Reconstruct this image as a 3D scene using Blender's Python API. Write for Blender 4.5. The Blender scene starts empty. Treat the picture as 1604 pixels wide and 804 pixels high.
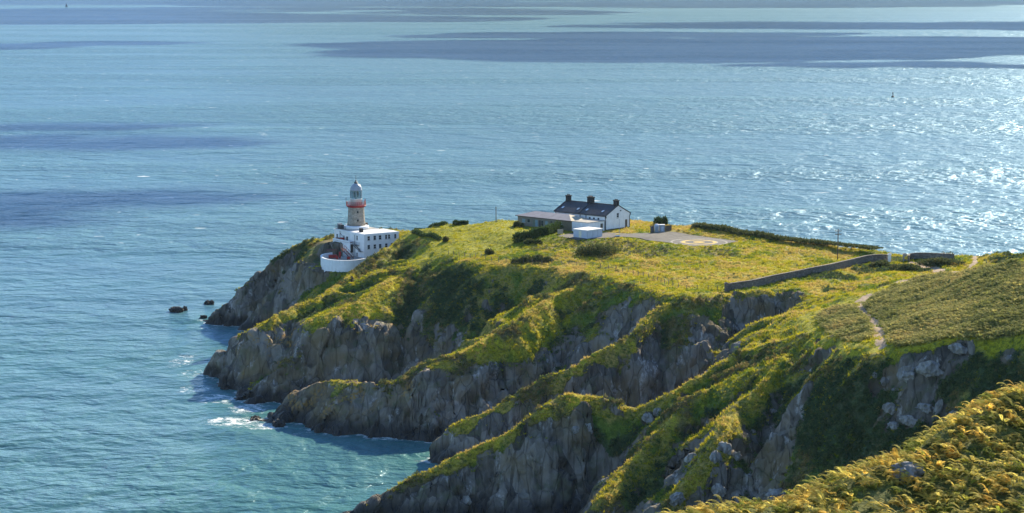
import bpy, bmesh, math, random
import numpy as np
from mathutils import Vector, Matrix

# ------------------------------------------------------------------ camera
W0, H0, F0 = 1604.0, 804.0, 3200.0          # photograph size, focal length in photo pixels
CAM_Z = 104.0
PITCH = math.atan(427.0 / F0)
scene = bpy.context.scene
COL = scene.collection
cam_d = bpy.data.cameras.new('camera')
cam_d.sensor_width = 36.0
cam_d.lens = 36.0 * F0 / W0
cam_d.clip_start = 1.0
cam_d.clip_end = 120000.0
cam = bpy.data.objects.new('camera', cam_d)
cam.location = (0, 0, CAM_Z)
cam.rotation_euler = (math.pi / 2 - PITCH, 0, 0)
COL.objects.link(cam)
scene.camera = cam

# ------------------------------------------------------------------ light
SUN_AZ, SUN_EL = math.radians(28.0), math.radians(27.0)     # azimuth clockwise from +Y
world = bpy.data.worlds.new('World')
scene.world = world
world.use_nodes = True
wn = world.node_tree
wn.nodes.clear()
sky = wn.nodes.new('ShaderNodeTexSky')
sky.sky_type = 'NISHITA'
sky.sun_disc = False
sky.sun_elevation = SUN_EL
sky.sun_rotation = SUN_AZ
sky.air_density = 1.0
sky.dust_density = 0.0
sky.ozone_density = 5.0
bg = wn.nodes.new('ShaderNodeBackground')
bg.inputs['Strength'].default_value = 0.125
wo = wn.nodes.new('ShaderNodeOutputWorld')
wn.links.new(sky.outputs[0], bg.inputs[0])
wn.links.new(bg.outputs[0], wo.inputs[0])
sun_d = bpy.data.lights.new('sun', 'SUN')
sun_d.energy = 5.0
sun_d.angle = math.radians(0.53)
sun_d.color = (1.0, 0.87, 0.62)
sun = bpy.data.objects.new('sun', sun_d)
sdir = Vector((math.sin(SUN_AZ) * math.cos(SUN_EL), math.cos(SUN_AZ) * math.cos(SUN_EL), math.sin(SUN_EL)))
sun.rotation_euler = (-sdir).to_track_quat('-Z', 'Y').to_euler()
sun.location = (0, 300, 300)
COL.objects.link(sun)
scene.view_settings.view_transform = 'Standard'
scene.view_settings.look = 'None'
scene.view_settings.exposure = 1.1
scene.view_settings.gamma = 1.0
scene.view_settings.use_curve_mapping = False
scene.cycles.use_denoising = True
scene.cycles.denoiser = 'OPENIMAGEDENOISE'
scene.cycles.denoising_input_passes = 'RGB_ALBEDO_NORMAL'
scene.cycles.denoising_prefilter = 'ACCURATE'
scene.cycles.max_bounces = 6
scene.cycles.transparent_max_bounces = 4
scene.cycles.sample_clamp_indirect = 4.0
scene.cycles.caustics_reflective = False
scene.cycles.caustics_refractive = False

# ------------------------------------------------------------------ survey helpers
CP, SP = math.cos(PITCH), math.sin(PITCH)
def ray(px, py):
    u, v = (px - W0 / 2) / F0, (py - H0 / 2) / F0
    # camera looks along (0, CP, -SP); up is (0, SP, CP)
    return np.array([u, CP - v * SP, -SP - v * CP])
def P(px, py, Z):
    d = ray(px, py)
    t = (Z - CAM_Z) / d[2]
    return np.array([d[0] * t, d[1] * t, Z])
def tag(o, label=None, cat=None, group=None, kind=None):
    if label: o['label'] = label
    if cat: o['category'] = cat
    if group: o['group'] = group
    if kind: o['kind'] = kind
    return o
rnd = random.Random(7)
rng = np.random.default_rng(11)

# ------------------------------------------------------------------ noise (numpy)
def _h(ix, iy, iz, seed):
    n = (ix * 374761393 + iy * 668265263 + iz * 2147483647 * 3 + seed * 1274126177) & 0xffffffff
    n = ((n ^ (n >> 13)) * 1274126177) & 0xffffffff
    n = ((n ^ (n >> 16)) * 2246822519) & 0xffffffff
    return n ^ (n >> 15)
def vnoise(x, y, z=0.0, seed=0):
    """gradient noise, about -0.8..0.8"""
    if np.ndim(z) == 0:
        x, y = np.asarray(x, float), np.asarray(y, float)
        xf, yf = np.floor(x), np.floor(y)
        xi, yi, zi = xf.astype(np.int64), yf.astype(np.int64), int(round(float(z) * 10))
        fx, fy = x - xf, y - yf
        ux, uy = fx * fx * (3 - 2 * fx), fy * fy * (3 - 2 * fy)
        out = 0
        for dx in (0, 1):
            wx = ux if dx else 1 - ux
            for dy in (0, 1):
                h = _h(xi + dx, yi + dy, zi, seed)
                out = out + wx * (uy if dy else 1 - uy) * (((h & 1023) / 511.5 - 1) * (fx - dx) + (((h >> 10) & 1023) / 511.5 - 1) * (fy - dy))
        return out * 1.7
    x, y, z = np.broadcast_arrays(np.asarray(x, float), np.asarray(y, float), np.asarray(z, float))
    xi, yi, zi = np.floor(x).astype(np.int64), np.floor(y).astype(np.int64), np.floor(z).astype(np.int64)
    fx, fy, fz = x - xi, y - yi, z - zi
    ux, uy, uz = [f * f * f * (f * (f * 6 - 15) + 10) for f in (fx, fy, fz)]
    out = 0
    for dx in (0, 1):
        wx = ux if dx else 1 - ux
        for dy in (0, 1):
            wy = uy if dy else 1 - uy
            for dz in (0, 1):
                wz = uz if dz else 1 - uz
                h = _h(xi + dx, yi + dy, zi + dz, seed)
                gx = ((h & 1023) / 511.5 - 1)
                gy = (((h >> 10) & 1023) / 511.5 - 1)
                gz = (((h >> 20) & 1023) / 511.5 - 1)
                out = out + wx * wy * wz * (gx * (fx - dx) + gy * (fy - dy) + gz * (fz - dz))
    return out * 1.4
def fbm(x, y, z=0.0, octaves=4, seed=0, lac=2.03, gain=0.5):
    a, s, f = 1.0, 0.0, 1.0
    for i in range(octaves):
        s = s + a * vnoise(np.asarray(x) * f, np.asarray(y) * f, np.asarray(z) * f, seed + i * 17)
        a *= gain; f *= lac
    return s
def worley(x, y, z, seed=0):
    """returns F1, F2 and a 0..1 value of the nearest cell"""
    xi, yi, zi = np.floor(x).astype(np.int64), np.floor(y).astype(np.int64), np.floor(z).astype(np.int64)
    f1 = np.full(x.shape, 9.0); f2 = np.full(x.shape, 9.0); val = np.zeros(x.shape)
    for dx in (-1, 0, 1):
        for dy in (-1, 0, 1):
            for dz in (-1, 0, 1):
                h = _h(xi + dx, yi + dy, zi + dz, seed)
                h2 = _h(xi + dx, yi + dy, zi + dz, seed + 91)
                qx = xi + dx + (h & 1023) / 1023.0 - x
                qy = yi + dy + ((h >> 10) & 1023) / 1023.0 - y
                qz = zi + dz + ((h >> 20) & 1023) / 1023.0 - z
                d = np.sqrt(qx * qx + qy * qy + qz * qz)
                m = d < f1
                f2 = np.where(m, f1, np.minimum(f2, d))
                val = np.where(m, (h2 & 65535) / 65535.0, val)
                f1 = np.where(m, d, f1)
    return f1, f2, val
def sstep(a, b, x):
    t = np.clip((np.asarray(x, float) - a) / (b - a), 0, 1)
    return t * t * (3 - 2 * t)
# ------------------------------------------------------------------ the headland: ridges and plateaus surveyed as points
def pts(l): return np.array([P(*q) for q in l])
# name: (points from high to low, slope of the side toward the cove, slope of the far side)
RIDGES = [
 # lighthouse rock
 (pts([(545,372,25.5),(480,377,24.3),(455,388,22),(430,406,18.5),(380,443,12),(345,478,5.5),(322,500,.6)]), 1.25, 1.4),
 # broad seaward headland, two crests
 (pts([(650,362,30.2),(600,393,27),(560,423,23.5),(500,466,20),(430,499,16.5),(382,524,10.5),(350,556,4.2),(332,574,.3)]), (.55,.55,.58,.66,.85,1.2,1.5,1.6), 1.5),
 (pts([(700,380,30.5),(640,420,26.5),(560,470,21.5),(490,525,13.5),(440,575,7.5),(398,622,1.5)]), (.65,.7,.8,1.0,1.1,1.1), (.4,.45,.5,.7,.9,1.0)),
 # rib that ends in the low orange point
 (pts([(965,428,30.8),(870,462,27),(800,511,22),(720,557,17),(690,573,15),(610,598,11.2),(560,600,10.3),(510,597,9.2),(470,618,5.5),(430,642,2.6),(402,656,.4)]), 1.15, (.4,.4,.45,.6,.75,.95,1,1,1.1,1.2,1.3)),
 # narrow rib
 (pts([(1078,462,31.2),(1045,478,29.5),(1000,520,25),(920,560,21),(850,592,17),(780,632,12),(720,664,8),(694,698,3.5),(682,718,.3)]), 1.5, 1.5),
 # humped rib of the front cove
 (pts([(1250,488,33.5),(1150,556,28),(1060,612,22.5),(995,639,18.2),(950,626,20),(900,615,21.5),(860,632,20),(800,672,15.5),(760,692,13),(700,722,9.5),(640,752,6),(580,785,2.5),(540,803,.5),(505,822,-2)]), 1.35, 1.3),
 # front ribs
 (pts([(1252,492,33.5),(1180,572,27.5),(1089,622,22.5),(1040,668,18),(980,730,12),(945,790,7.5),(930,825,4)]), 1.2, (.6,.7,.9,1.05,1.2,1.25,1.25)),
 (pts([(1265,520,34),(1225,562,30),(1199,592,27.5),(1150,634,23.5),(1119,682,20),(1060,770,12),(1030,815,8)]), 1.1, (.45,.6,.8,1.0,1.15,1.2,1.2)),
]
# plateau outlines: point, slope of the ground falling away from that edge
PLATEAU = [(640,364,30,1.0),(700,353,31.5,1.2),(760,349,32.6,1.2),(860,350,33.6,1.2),(1000,350.5,34.2,1.2),(1100,354,34.6,1.2),(1200,371,34.2,1.2),
 (1300,385,33.6,1.2),(1400,397,33,1.2),(1500,401,33.8,1.2),(1620,396,37,1.2),(1900,392,42,.5),(1900,420,41,.3),(1604,424,34.5,.3),(1460,430,33,.3),(1390,440,32.4,.4),(1330,455,31.4,.9),(1275,474,30.4,1.5),
 (1255,462,30.9,1.7),(1225,455,31.1,1.7),(1180,458,31.0,1.7),(1135,463,30.9,1.6),(1080,468,30.9,1.2),(1000,446,30.8,.9),(930,427,30.7,.85),(850,419,30.5,.85),(780,414,30.4,.9),(725,407,30.2,.9),(690,388,30.1,.9),(662,374,30,.9)]
PL_IN = [(740,375,31.6),(800,360,33),(950,361,34),(919,374,33.4),(850,395,32.2),(1000,400,32.6),(1080,379,33.6),(1150,365,34.5),(1200,410,32.5),(1300,407,32.4),(1050,430,31.4),(960,410,31.8)]
MAIN = [(1250,487,33.5,1.1),(1300,522,35.5,1.2),(1370,549,38,1.4),(1440,541,40,1.5),(1480,536,41.5,1.5),(1540,530,43,1.5),(1604,525,44.5,1.4),(1850,500,52,1.4),
 (1850,400,55,.4),(1604,412,49.5,.4),(1500,424,44.8,.4),(1420,436,40.2,.4),(1330,458,36,.6),(1280,476,34.5,.8)]
MAIN_IN = [(1450,490,41.5),(1380,500,38.5),(1520,470,45.5),(1330,500,36.2)]
LHP = [(492,378,24.3,1.1),(505,420,19.5,1.1),(560,432,19.5,.8),(600,420,21,.8),(650,380,27,.8),(640,362,28,1.2),(560,362,25,1.2)]

def tps_fit(q):
    xy, z = q[:, :2], q[:, 2]
    d = np.linalg.norm(xy[:, None] - xy[None], axis=2)
    K = np.where(d > 0, d * d * np.log(d + 1e-9), 0) + np.eye(len(q)) * 40.0
    n = len(q)
    A = np.zeros((n + 3, n + 3)); A[:n, :n] = K; A[:n, n] = 1; A[:n, n + 1:] = xy; A[n, :n] = 1; A[n + 1:, :n] = xy.T
    w = np.linalg.solve(A, np.concatenate([z, np.zeros(3)]))
    return xy, w
def tps_eval(m, x, y):
    xy, w = m
    out = w[-3] + w[-2] * x + w[-1] * y
    for i in range(len(xy)):
        d2 = (x - xy[i, 0]) ** 2 + (y - xy[i, 1]) ** 2
        out = out + w[i] * 0.5 * d2 * np.log(d2 + 1e-9)
    return out
def smax(a, b, k):
    h = np.clip(0.5 + 0.5 * (a - b) / k, 0, 1)
    return b + (a - b) * h + k * h * (1 - h)
def ridge_h(x, y, r, seed):
    """height of one ridge; works only near it (everything else stays deep)"""
    q, sl, sr = r
    out = np.full(x.shape, -60.0)
    m = (x > q[:, 0].min() - 42) & (x < q[:, 0].max() + 42) & (y > q[:, 1].min() - 42) & (y < q[:, 1].max() + 42)
    x, y = x[m], y[m]
    best = np.full(x.shape, -60.0); bs = np.zeros(x.shape); bd = np.full(x.shape, 1e3)
    s0 = 0.0
    sl = np.broadcast_to(sl, len(q)); sr = np.broadcast_to(sr, len(q))
    for a, b, l0, l1, r0, r1 in zip(q[:-1], q[1:], sl[:-1], sl[1:], sr[:-1], sr[1:]):
        e = b[:2] - a[:2]; L = np.linalg.norm(e); e = e / L
        dx, dy = x - a[0], y - a[1]
        t = np.clip((dx * e[0] + dy * e[1]) / L, 0, 1)
        d = np.hypot(dx - t * L * e[0], dy - t * L * e[1])
        side = sstep(-1.5, 1.5, -dx * e[1] + dy * e[0])        # 1 on the left of the way down
        h = a[2] + (b[2] - a[2]) * t - ((l0 + (l1 - l0) * t) * side + (r0 + (r1 - r0) * t) * (1 - side)) * (np.sqrt(d * d + 1.0) - 1.0) - .9 * np.clip(d - 15, 0, None)
        k = h > best
        best = np.where(k, h, best); bs = np.where(k, s0 + t * L, bs); bd = np.where(k, d, bd)
        s0 += L
    rib = vnoise(bs / 7.0, bd / 26.0, 0, seed) + .5 * vnoise(bs / 3.1, bd / 14.0, 0, seed + 5)
    out[m] = best - rib * .42 * np.clip(bd - .5, 0, 11.0)
    return out
def poly_h(x, y, edge, inner, seed):
    q = pts([e[:3] for e in edge]); sl = np.array([e[3] for e in edge])
    m = tps_fit(np.vstack([q, pts(inner)]) if len(inner) else q)
    n = len(q)
    inside = np.zeros(x.shape, bool)
    bd = np.full(x.shape, 1e9); bx = np.zeros(x.shape); by = np.zeros(x.shape); bs = np.zeros(x.shape); ba = np.zeros(x.shape)
    arc = 0.0
    for i in range(n):
        a, b = q[i], q[(i + 1) % n]
        c = (a[1] > y) != (b[1] > y)
        with np.errstate(divide='ignore', invalid='ignore'):
            inside ^= c & (x < (b[0] - a[0]) * (y - a[1]) / (b[1] - a[1] + 1e-12) + a[0])
        e = b[:2] - a[:2]; L = np.linalg.norm(e); e = e / L
        t = np.clip(((x - a[0]) * e[0] + (y - a[1]) * e[1]) / L, 0, 1)
        qx, qy = a[0] + t * L * e[0], a[1] + t * L * e[1]
        d = np.hypot(x - qx, y - qy)
        k = d < bd
        bd = np.where(k, d, bd); bx = np.where(k, qx, bx); by = np.where(k, qy, by)
        bs = np.where(k, sl[i] + (sl[(i + 1) % n] - sl[i]) * t, bs); ba = np.where(k, arc + t * L, ba)
        arc += L
    d = np.where(inside, 0, bd)
    zt = tps_eval(m, np.where(inside, x, bx), np.where(inside, y, by))
    dd = np.sqrt(d * d + 4.0) - 2.0
    rib = vnoise(ba / 8.0, d / 30.0, 0, seed) + .5 * vnoise(ba / 3.6, d / 15.0, 0, seed + 3)
    return zt - bs * dd - rib * .4 * np.minimum(dd, 11.0)

def terrain_z(x, y):
    # wander of every outline
    wx = 3.0 * fbm(x / 24, y / 24, 0, 3, 31) + .8 * vnoise(x / 5, y / 5, 0, 33)
    wy = 3.0 * fbm(x / 24, y / 24, 5.5, 3, 41) + .8 * vnoise(x / 5, y / 5, 4.4, 43)
    k = .55
    X, Y = x + k * wx, y + k * wy
    h = np.full(x.shape, -30.0)
    for i, r in enumerate(RIDGES):
        h = smax(h, ridge_h(X, Y, r, 100 + 10 * i), 1.2)
    pl = poly_h(X, Y, PLATEAU, PL_IN, 300)
    h = smax(h, pl, 1.5)
    h = smax(h, poly_h(X, Y, MAIN, MAIN_IN, 340), 1.5)
    h = smax(h, poly_h(X, Y, LHP, [], 380), 1.0)
    # low relief
    h = h + .55 * fbm(x / 9, y / 9, 0, 4, 61) * sstep(-2, 6, h)
    return h

GX0, GX1, GY0, GY1, GS = -112.0, 180.0, 306.0, 662.0, 0.5
gx = np.arange(GX0, GX1 + .01, GS); gy = np.arange(GY0, GY1 + .01, GS)
XX, YY = np.meshgrid(gx, gy)
ZZ = terrain_z(XX, YY)

# level the ground under buildings, yard and helipad
def flatten(cx, cy, r, z, soft=4.0):
    global ZZ
    d = np.hypot(XX - cx, YY - cy)
    w = 1 - sstep(r, r + soft, d)
    ZZ = ZZ * (1 - w) + z * w
def zat(x, y):
    fx = np.clip((np.asarray(x, float) - GX0) / GS, 0, len(gx) - 1.001); fy = np.clip((np.asarray(y, float) - GY0) / GS, 0, len(gy) - 1.001)
    i, j = np.floor(fx).astype(int), np.floor(fy).astype(int); u, v = fx - i, fy - j
    return (ZZ[j, i] * (1 - u) + ZZ[j, i + 1] * u) * (1 - v) + (ZZ[j + 1, i] * (1 - u) + ZZ[j + 1, i + 1] * u) * v
def hit(px, py):
    d = ray(px, py)
    t = np.arange(307.0, 661.0, .25) / d[1]
    q = d[None] * t[:, None] + np.array([0, 0, CAM_Z])
    ok = (q[:, 0] > GX0) & (q[:, 0] < GX1)
    below = ok & (q[:, 2] <= zat(q[:, 0], q[:, 1])) 
    i = int(np.argmax(below))
    if not below[i]: return P(px, py, 30)
    return q[i]
# ------------------------------------------------------------------ building site levels
BANG = math.radians(43.0)
AL = np.array([-math.cos(BANG), math.sin(BANG), 0.0])        # along the cottage row, away to the left
AG = np.array([math.sin(BANG), math.cos(BANG), 0.0])         # along its gable, away to the right
YARD_Z = 34.0
C0 = P(949.8, 361.4, YARD_Z)
_c = C0 + AL * 9 + AG * 1
flatten(_c[0], _c[1], 23, YARD_Z, 12)
HELI = P(1095, 379.5, 33.7)
flatten(HELI[0], HELI[1], 10, 33.7, 8)
LHC = P(570.7, 404.5, 21.5)                                   # near corner of the keepers' block
flatten(LHC[0] - 2, LHC[1] + 3, 11, 21.2, 5)
flatten(LHC[0] - 6, LHC[1] + 12, 7, 25.0, 4)
_y = P(528, 404, 21.4); flatten(_y[0], _y[1] - 5, 9.5, 19.9, 2.5)

def inpoly(x, y, q):
    r = np.zeros(np.shape(x), bool)
    for a, b in zip(q, np.roll(q, -1, 0)):
        r ^= ((a[1] > y) != (b[1] > y)) & (x < (b[0] - a[0]) * (y - a[1]) / (b[1] - a[1] + 1e-12) + a[0])
    return r
def polydist(x, y, q, closed=False):
    bd = np.full(np.shape(x), 1e9)
    n = len(q)
    for i in range(n if closed else n - 1):
        a, b = q[i][:2], q[(i + 1) % n][:2]
        e = b - a; L = np.linalg.norm(e); e = e / L
        t = np.clip((x - a[0]) * e[0] + (y - a[1]) * e[1], 0, L)
        bd = np.minimum(bd, np.hypot(x - a[0] - t * e[0], y - a[1] - t * e[1]))
    return bd
def hits(l): return np.array([hit(*q) for q in l])
ASPH = hits([(871.6,370),(899,364.5),(951,364.5),(985,366.3),(1020,365.3),(1050,363),(1066,365.2),(1117,373),(1156,378),(1138,382),(1110,385),(1080,385.3),(1052,381),(1003,373.5),(975,371),(952,373),(905,376)])
PATHS = [(hits([(1382,545),(1384,535),(1380,522),(1372,508),(1362,498),(1352,489),(1346,480),(1356,467),(1376,459)]), .55),
         (hits([(1374,541),(1371,530),(1371,515),(1365,503)]), .35),
         (hits([(1410,441),(1432,437),(1446,433)]), .9),
         (hits([(1500,428),(1470,423),(1450,420),(1432,413)]), 1.3),
         (hits([(1518,420),(1527,412),(1526,405),(1545,399),(1560,397)]), .6),
         (hits([(1360,463),(1352,468),(1345,472)]), .9)]
TRACK = hits([(1262,500),(1285,487),(1320,475),(1350,465),(1390,449),(1440,435)])    # mown grass track
TRACK2 = hits([(1262,500),(1290,545),(1340,548),(1385,545),(1440,548),(1500,538),(1604,529)])
BRACKEN = hits([(1350,482),(1376,462),(1440,436),(1500,427),(1604,417),(1640,417),(1640,524),(1604,524),(1500,531),(1440,541),(1397,541),(1388,520),(1372,500)])
BRACKEN2 = hits([(1282,492),(1330,480),(1346,490),(1362,505),(1366,528),(1350,538),(1310,525),(1285,508)])

# ------------------------------------------------------------------ surface masks
gyy, gxx = np.gradient(ZZ, GS)
SLOPE = np.hypot(gxx, gyy)
def blur(a, n):
    for ax in (0, 1):
        k = 2 * n + 1
        c = np.cumsum(np.concatenate([np.repeat(np.take(a, [0], ax), n + 1, ax), a, np.repeat(np.take(a, [-1], ax), n, ax)], ax), ax)
        a = (np.take(c, range(k, c.shape[ax]), ax) - np.take(c, range(0, c.shape[ax] - k), ax)) / k
    return a
SB = blur(SLOPE, 3)
BUMP = ZZ - blur(ZZ, 10)                                      # crests positive, hollows negative
nA = fbm(XX / 11, YY / 11, 0, 4, 501); nB = fbm(XX / 3.2, YY / 3.2, 0, 3, 521); nC = fbm(XX / 34, YY / 34, 0, 3, 541)
ROCK = sstep(.86, 1.18, SB + .38 * nA + .2 * nB - .14 * sstep(12, 20, ZZ))
ROCK = np.maximum(ROCK, sstep(8.5, 4.5, ZZ + 4.5 * nA + 1.5 * nB))
def blob(px, py, rpx, noise=.6):
    c = hit(px, py)
    r = rpx / F0 * c[1]
    d = np.sqrt((XX - c[0]) ** 2 + ((YY - c[1]) * .75) ** 2 + (ZZ - c[2]) ** 2) / r
    return 1 - sstep(.55, 1.15, d + noise * (.7 * nA + .5 * nB))
for q in [(420,460,55),(370,485,45),(470,430,40),(500,425,25),(380,560,60),(450,540,55),(520,560,60),(600,530,50),(620,565,45),(430,590,45),(350,555,40),(660,520,40),
          (480,640,60),(560,640,60),(640,640,50),(720,612,45),(800,585,45),(880,545,45),(960,505,40),(1005,485,25),
          (1000,560,35),(920,602,35),(860,612,30),(760,670,35),(1100,520,40),(1165,490,40),(1235,468,25),(1080,570,40),(1140,545,30),
          (760,745,60),(700,785,60),(840,725,45),(905,685,40),(640,795,40),(900,740,30),(1020,652,18),
          (1127,712,26),(1180,715,16),(1120,775,38),(1210,775,35),(1062,720,26),(1215,700,14),
          (1440,580,34),(1410,652,46),(1375,600,16),(1470,640,24),(1582,560,14),(1505,545,20),(1545,560,12),(1560,600,14)]:
    ROCK = np.maximum(ROCK, blob(*q))
for q in [(720,480,70),(800,445,60),(690,450,60),(860,470,40),(760,525,28),(640,430,60),(560,455,45),(600,470,40),(930,440,40),(1000,450,35),(500,490,30),(560,440,40),(600,425,36),(520,480,36),(660,420,50),(620,470,40),(640,400,40),
          (1300,640,100),(1350,730,110),(1250,600,60),(1180,640,40),(985,760,40),(1000,700,40),(1260,740,60),(960,680,28),(940,650,28),(1190,530,26)]:
    ROCK = ROCK * (1 - .95 * blob(*q, noise=1.0))
for q in [(1520,595,60),(1580,590,50),(1500,620,50),(1340,590,70),(1300,580,60),(1480,560,30),(1540,560,40),(1260,690,50),(1440,700,60),(1110,620,40),(1180,600,40),(1230,650,40)]:
    ROCK = ROCK * (1 - .97 * blob(*q, noise=.8))
for q in [(1440,576,36),(1402,592,20),(1482,562,28),(1512,550,20),(1425,650,22),(1400,652,16),(1448,642,20),(1372,606,14),(1470,640,16),(1582,560,12),(1500,545,16),(1127,712,26),(1120,775,38),(1210,775,30),(1062,722,24),(1215,700,12),(560,575,40),(600,592,30),(540,540,45),(620,548,40),(660,590,25),(500,540,40),(450,520,40),(410,545,40),(1000,690,18),(985,748,22),(1090,745,26),(1150,765,26),(1060,690,16)]:
    ROCK = np.maximum(ROCK, blob(*q, noise=.9))
# grass caps on the rib crests
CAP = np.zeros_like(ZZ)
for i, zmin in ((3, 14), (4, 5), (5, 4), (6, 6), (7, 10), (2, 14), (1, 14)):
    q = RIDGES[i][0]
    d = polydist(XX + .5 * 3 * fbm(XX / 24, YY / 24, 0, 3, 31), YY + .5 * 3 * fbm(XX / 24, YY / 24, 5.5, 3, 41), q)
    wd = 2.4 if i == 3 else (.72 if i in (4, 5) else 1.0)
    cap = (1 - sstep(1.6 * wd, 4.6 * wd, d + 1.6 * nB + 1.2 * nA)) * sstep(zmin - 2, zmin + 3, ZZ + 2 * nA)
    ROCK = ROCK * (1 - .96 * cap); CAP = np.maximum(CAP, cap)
PATHM = np.zeros_like(ZZ)
for q, w in PATHS:
    PATHM = np.maximum(PATHM, 1 - sstep(w * .7, w * 1.5, polydist(XX, YY, q) + .5 * nB))
asph_in = inpoly(XX, YY, ASPH)
YARD = np.maximum(asph_in * 1.0, 1 - sstep(.3, 1.5, polydist(XX, YY, ASPH, True)))
_rel = np.stack([XX - C0[0], YY - C0[1]], -1)
_l, _g = _rel @ AL[:2], _rel @ AG[:2]
BLD = ((_l > -1) & (_l < 29) & (_g > -9) & (_g < 12)) * 1.0
FLAT = np.clip(np.maximum(np.maximum(YARD, BLD), PATHM), 0, 1)
FLAT = np.maximum(FLAT, (np.hypot(XX - LHC[0] + 4, YY - LHC[1] - 6) < 15) * 1.0)
ROCK = ROCK * (1 - np.maximum(YARD, PATHM))
field = sstep(.6, .3, SB) * sstep(27, 30, ZZ)
TRK = np.maximum(1 - sstep(1.5, 4.0, polydist(XX, YY, TRACK) + 1.5 * nB), 1 - sstep(1.0, 2.6, polydist(XX, YY, TRACK2) + 1.2 * nB))
BRK = np.maximum(inpoly(XX, YY, BRACKEN) * 1.0, inpoly(XX, YY, BRACKEN2) * 1.0)
BRK = blur(BRK, 2) * (1 - PATHM)
# dry gold, yellow green (also sunlit crests), dark scrub (also painted shade)
DRY = np.clip(sstep(-.05, .5, nC * .8 + nB * .6 + .25 * nA), 0, 1) * .8
DRY = np.maximum(DRY, sstep(.25, 1.0, BUMP + .5 * nB) * .75 * (1 - .6 * field))
PATCH = fbm(XX / 6.5, YY / 11, 0, 4, 591)
DRY = np.clip(DRY + field * .9 * sstep(.1, .4, PATCH), 0, 1)
YEL = field * sstep(-.35, .25, nA + .7 * nB) * (1 - .5 * DRY) * (1 - .75 * sstep(.05, .4, -PATCH))
for q in [(840,470,40),(780,525,36),(740,545,25),(560,500,40),(620,440,36),(880,455,36),(1000,430,50),(1100,440,60),(1200,420,60),(1060,540,30),(1000,530,20),(1250,510,20),(1330,545,40),(900,620,30)]:
    YEL = np.maximum(YEL, .85 * blob(*q, noise=1.0))
YEL = np.maximum(YEL, CAP * .75 * sstep(-.5, .3, nA + nB)); DRY = np.maximum(DRY, CAP * .6 * sstep(-.1, .4, nB - nA))  # sunlight on the crest grass painted in as yellow and gold
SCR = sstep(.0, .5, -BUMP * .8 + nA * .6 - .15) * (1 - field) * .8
for q in [(1520,590,60),(1560,600,50),(1470,610,40),(1580,570,30),(475,392,26),(440,410,20),(1300,640,100),(1350,730,110),(720,480,60),(1400,700,90),(700,440,40),(980,760,50)]:  # scrub patches; also darken the shaded gully and hollow by colour
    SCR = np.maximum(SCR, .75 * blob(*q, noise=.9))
for q in [(905,372,25),(1000,385,50),(1080,392,50),(860,385,40)]:       # rough rank grass beside the yard
    YEL = YEL * (1 - .85 * blob(*q)); DRY = np.maximum(DRY, .35 * blob(*q))
_lawn = hit(745, 362)
LAWN = 1 - sstep(20, 32, np.hypot((XX - _lawn[0]), (YY - _lawn[1]) * .6))
YEL = np.maximum(YEL * (1 - LAWN), LAWN * .55); DRY = DRY * (1 - LAWN * .8)
YEL = np.maximum(YEL * (1 - TRK), TRK * .7); DRY = DRY * (1 - TRK * .6)
SCR = SCR * (1 - TRK) * (1 - YARD) * (1 - .9 * CAP)
HEATH = sstep(.05, .45, fbm(XX / 16, YY / 13, 0, 4, 575) + .3 * nB) * (1 - TRK) * (1 - LAWN) * (1 - YARD) * (1 - .75 * sstep(29, 31, ZZ) * (SB < .35))
for q in [(905,378,30),(960,385,40),(1000,392,40),(850,388,30),(640,395,36),(1130,395,30)]:
    HEATH = np.maximum(HEATH, .7 * blob(*q, noise=1.2))
YEL = YEL * (1 - .8 * HEATH); DRY = DRY * (1 - .5 * HEATH)
for q in [(1395,422,24),(1430,420,28),(1470,414,28),(1575,405,40),(1350,425,30),(1310,432,30),(1300,455,20)]:
    SCR = np.maximum(SCR, .85 * blob(*q, noise=1.2) * (1 - TRK) * (1 - PATHM))
LICH = np.zeros_like(ZZ)
for q in [(440,540,60),(400,570,40),(480,620,45),(560,610,50),(520,640,40),(640,605,30),(380,540,40)]:
    LICH = np.maximum(LICH, blob(*q) * sstep(-.1, .4, nB + nA * .5))

# ------------------------------------------------------------------ crags: vertices pushed along the surface normal
N = np.stack([-gxx, -gyy, np.ones_like(ZZ)], -1); N /= np.linalg.norm(N, axis=-1, keepdims=True)
def crag(x, y, z):
    th = math.radians(42)                                      # steeply dipping beds
    a = x * math.cos(th) - z * math.sin(th) + .25 * y
    b = x * math.sin(th) + z * math.cos(th)
    w = .6 * vnoise(x / 4, y / 4, z / 4, 71)
    f1, f2, v = worley(a / 4.6 + w, b / 15 + w * .6, y / 6.5, 7)
    g1, g2, u = worley(a / 2.1 + w, b / 7, y / 3.4 + w, 9)
    return 2.5 * (v - .5) - .8 * (1 - sstep(0, .12, f2 - f1)) + .9 * (u - .5) - .2 * (1 - sstep(0, .14, g2 - g1)) + .4 * fbm(x / 3, y / 3, z / 3, 3, 77)
rm = (ROCK > .03) & (ZZ > -4)
DISP = np.zeros_like(ZZ)
DISP[rm] = crag(XX[rm], YY[rm], ZZ[rm]) * ROCK[rm] * sstep(-3, 2, ZZ[rm])
TUSS = (.11 * vnoise(XX / 1.9, YY / 1.9, 0, 81) + .16 * vnoise(XX / 1.05, YY / 1.05, 0, 83)) * (1 - ROCK) * (1 - FLAT) * (1 - .8 * TRK) * (1 - .7 * LAWN)
TUSS += SCR * .6 * np.abs(vnoise(XX / 2.6, YY / 2.6, 0, 85)) * (1 - ROCK)
DISP += TUSS
VV = np.stack([XX, YY, ZZ], -1) + N * DISP[..., None]
VV[..., 2] -= .12 * YARD                                       # the asphalt sheet lies in a shallow bed

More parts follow.
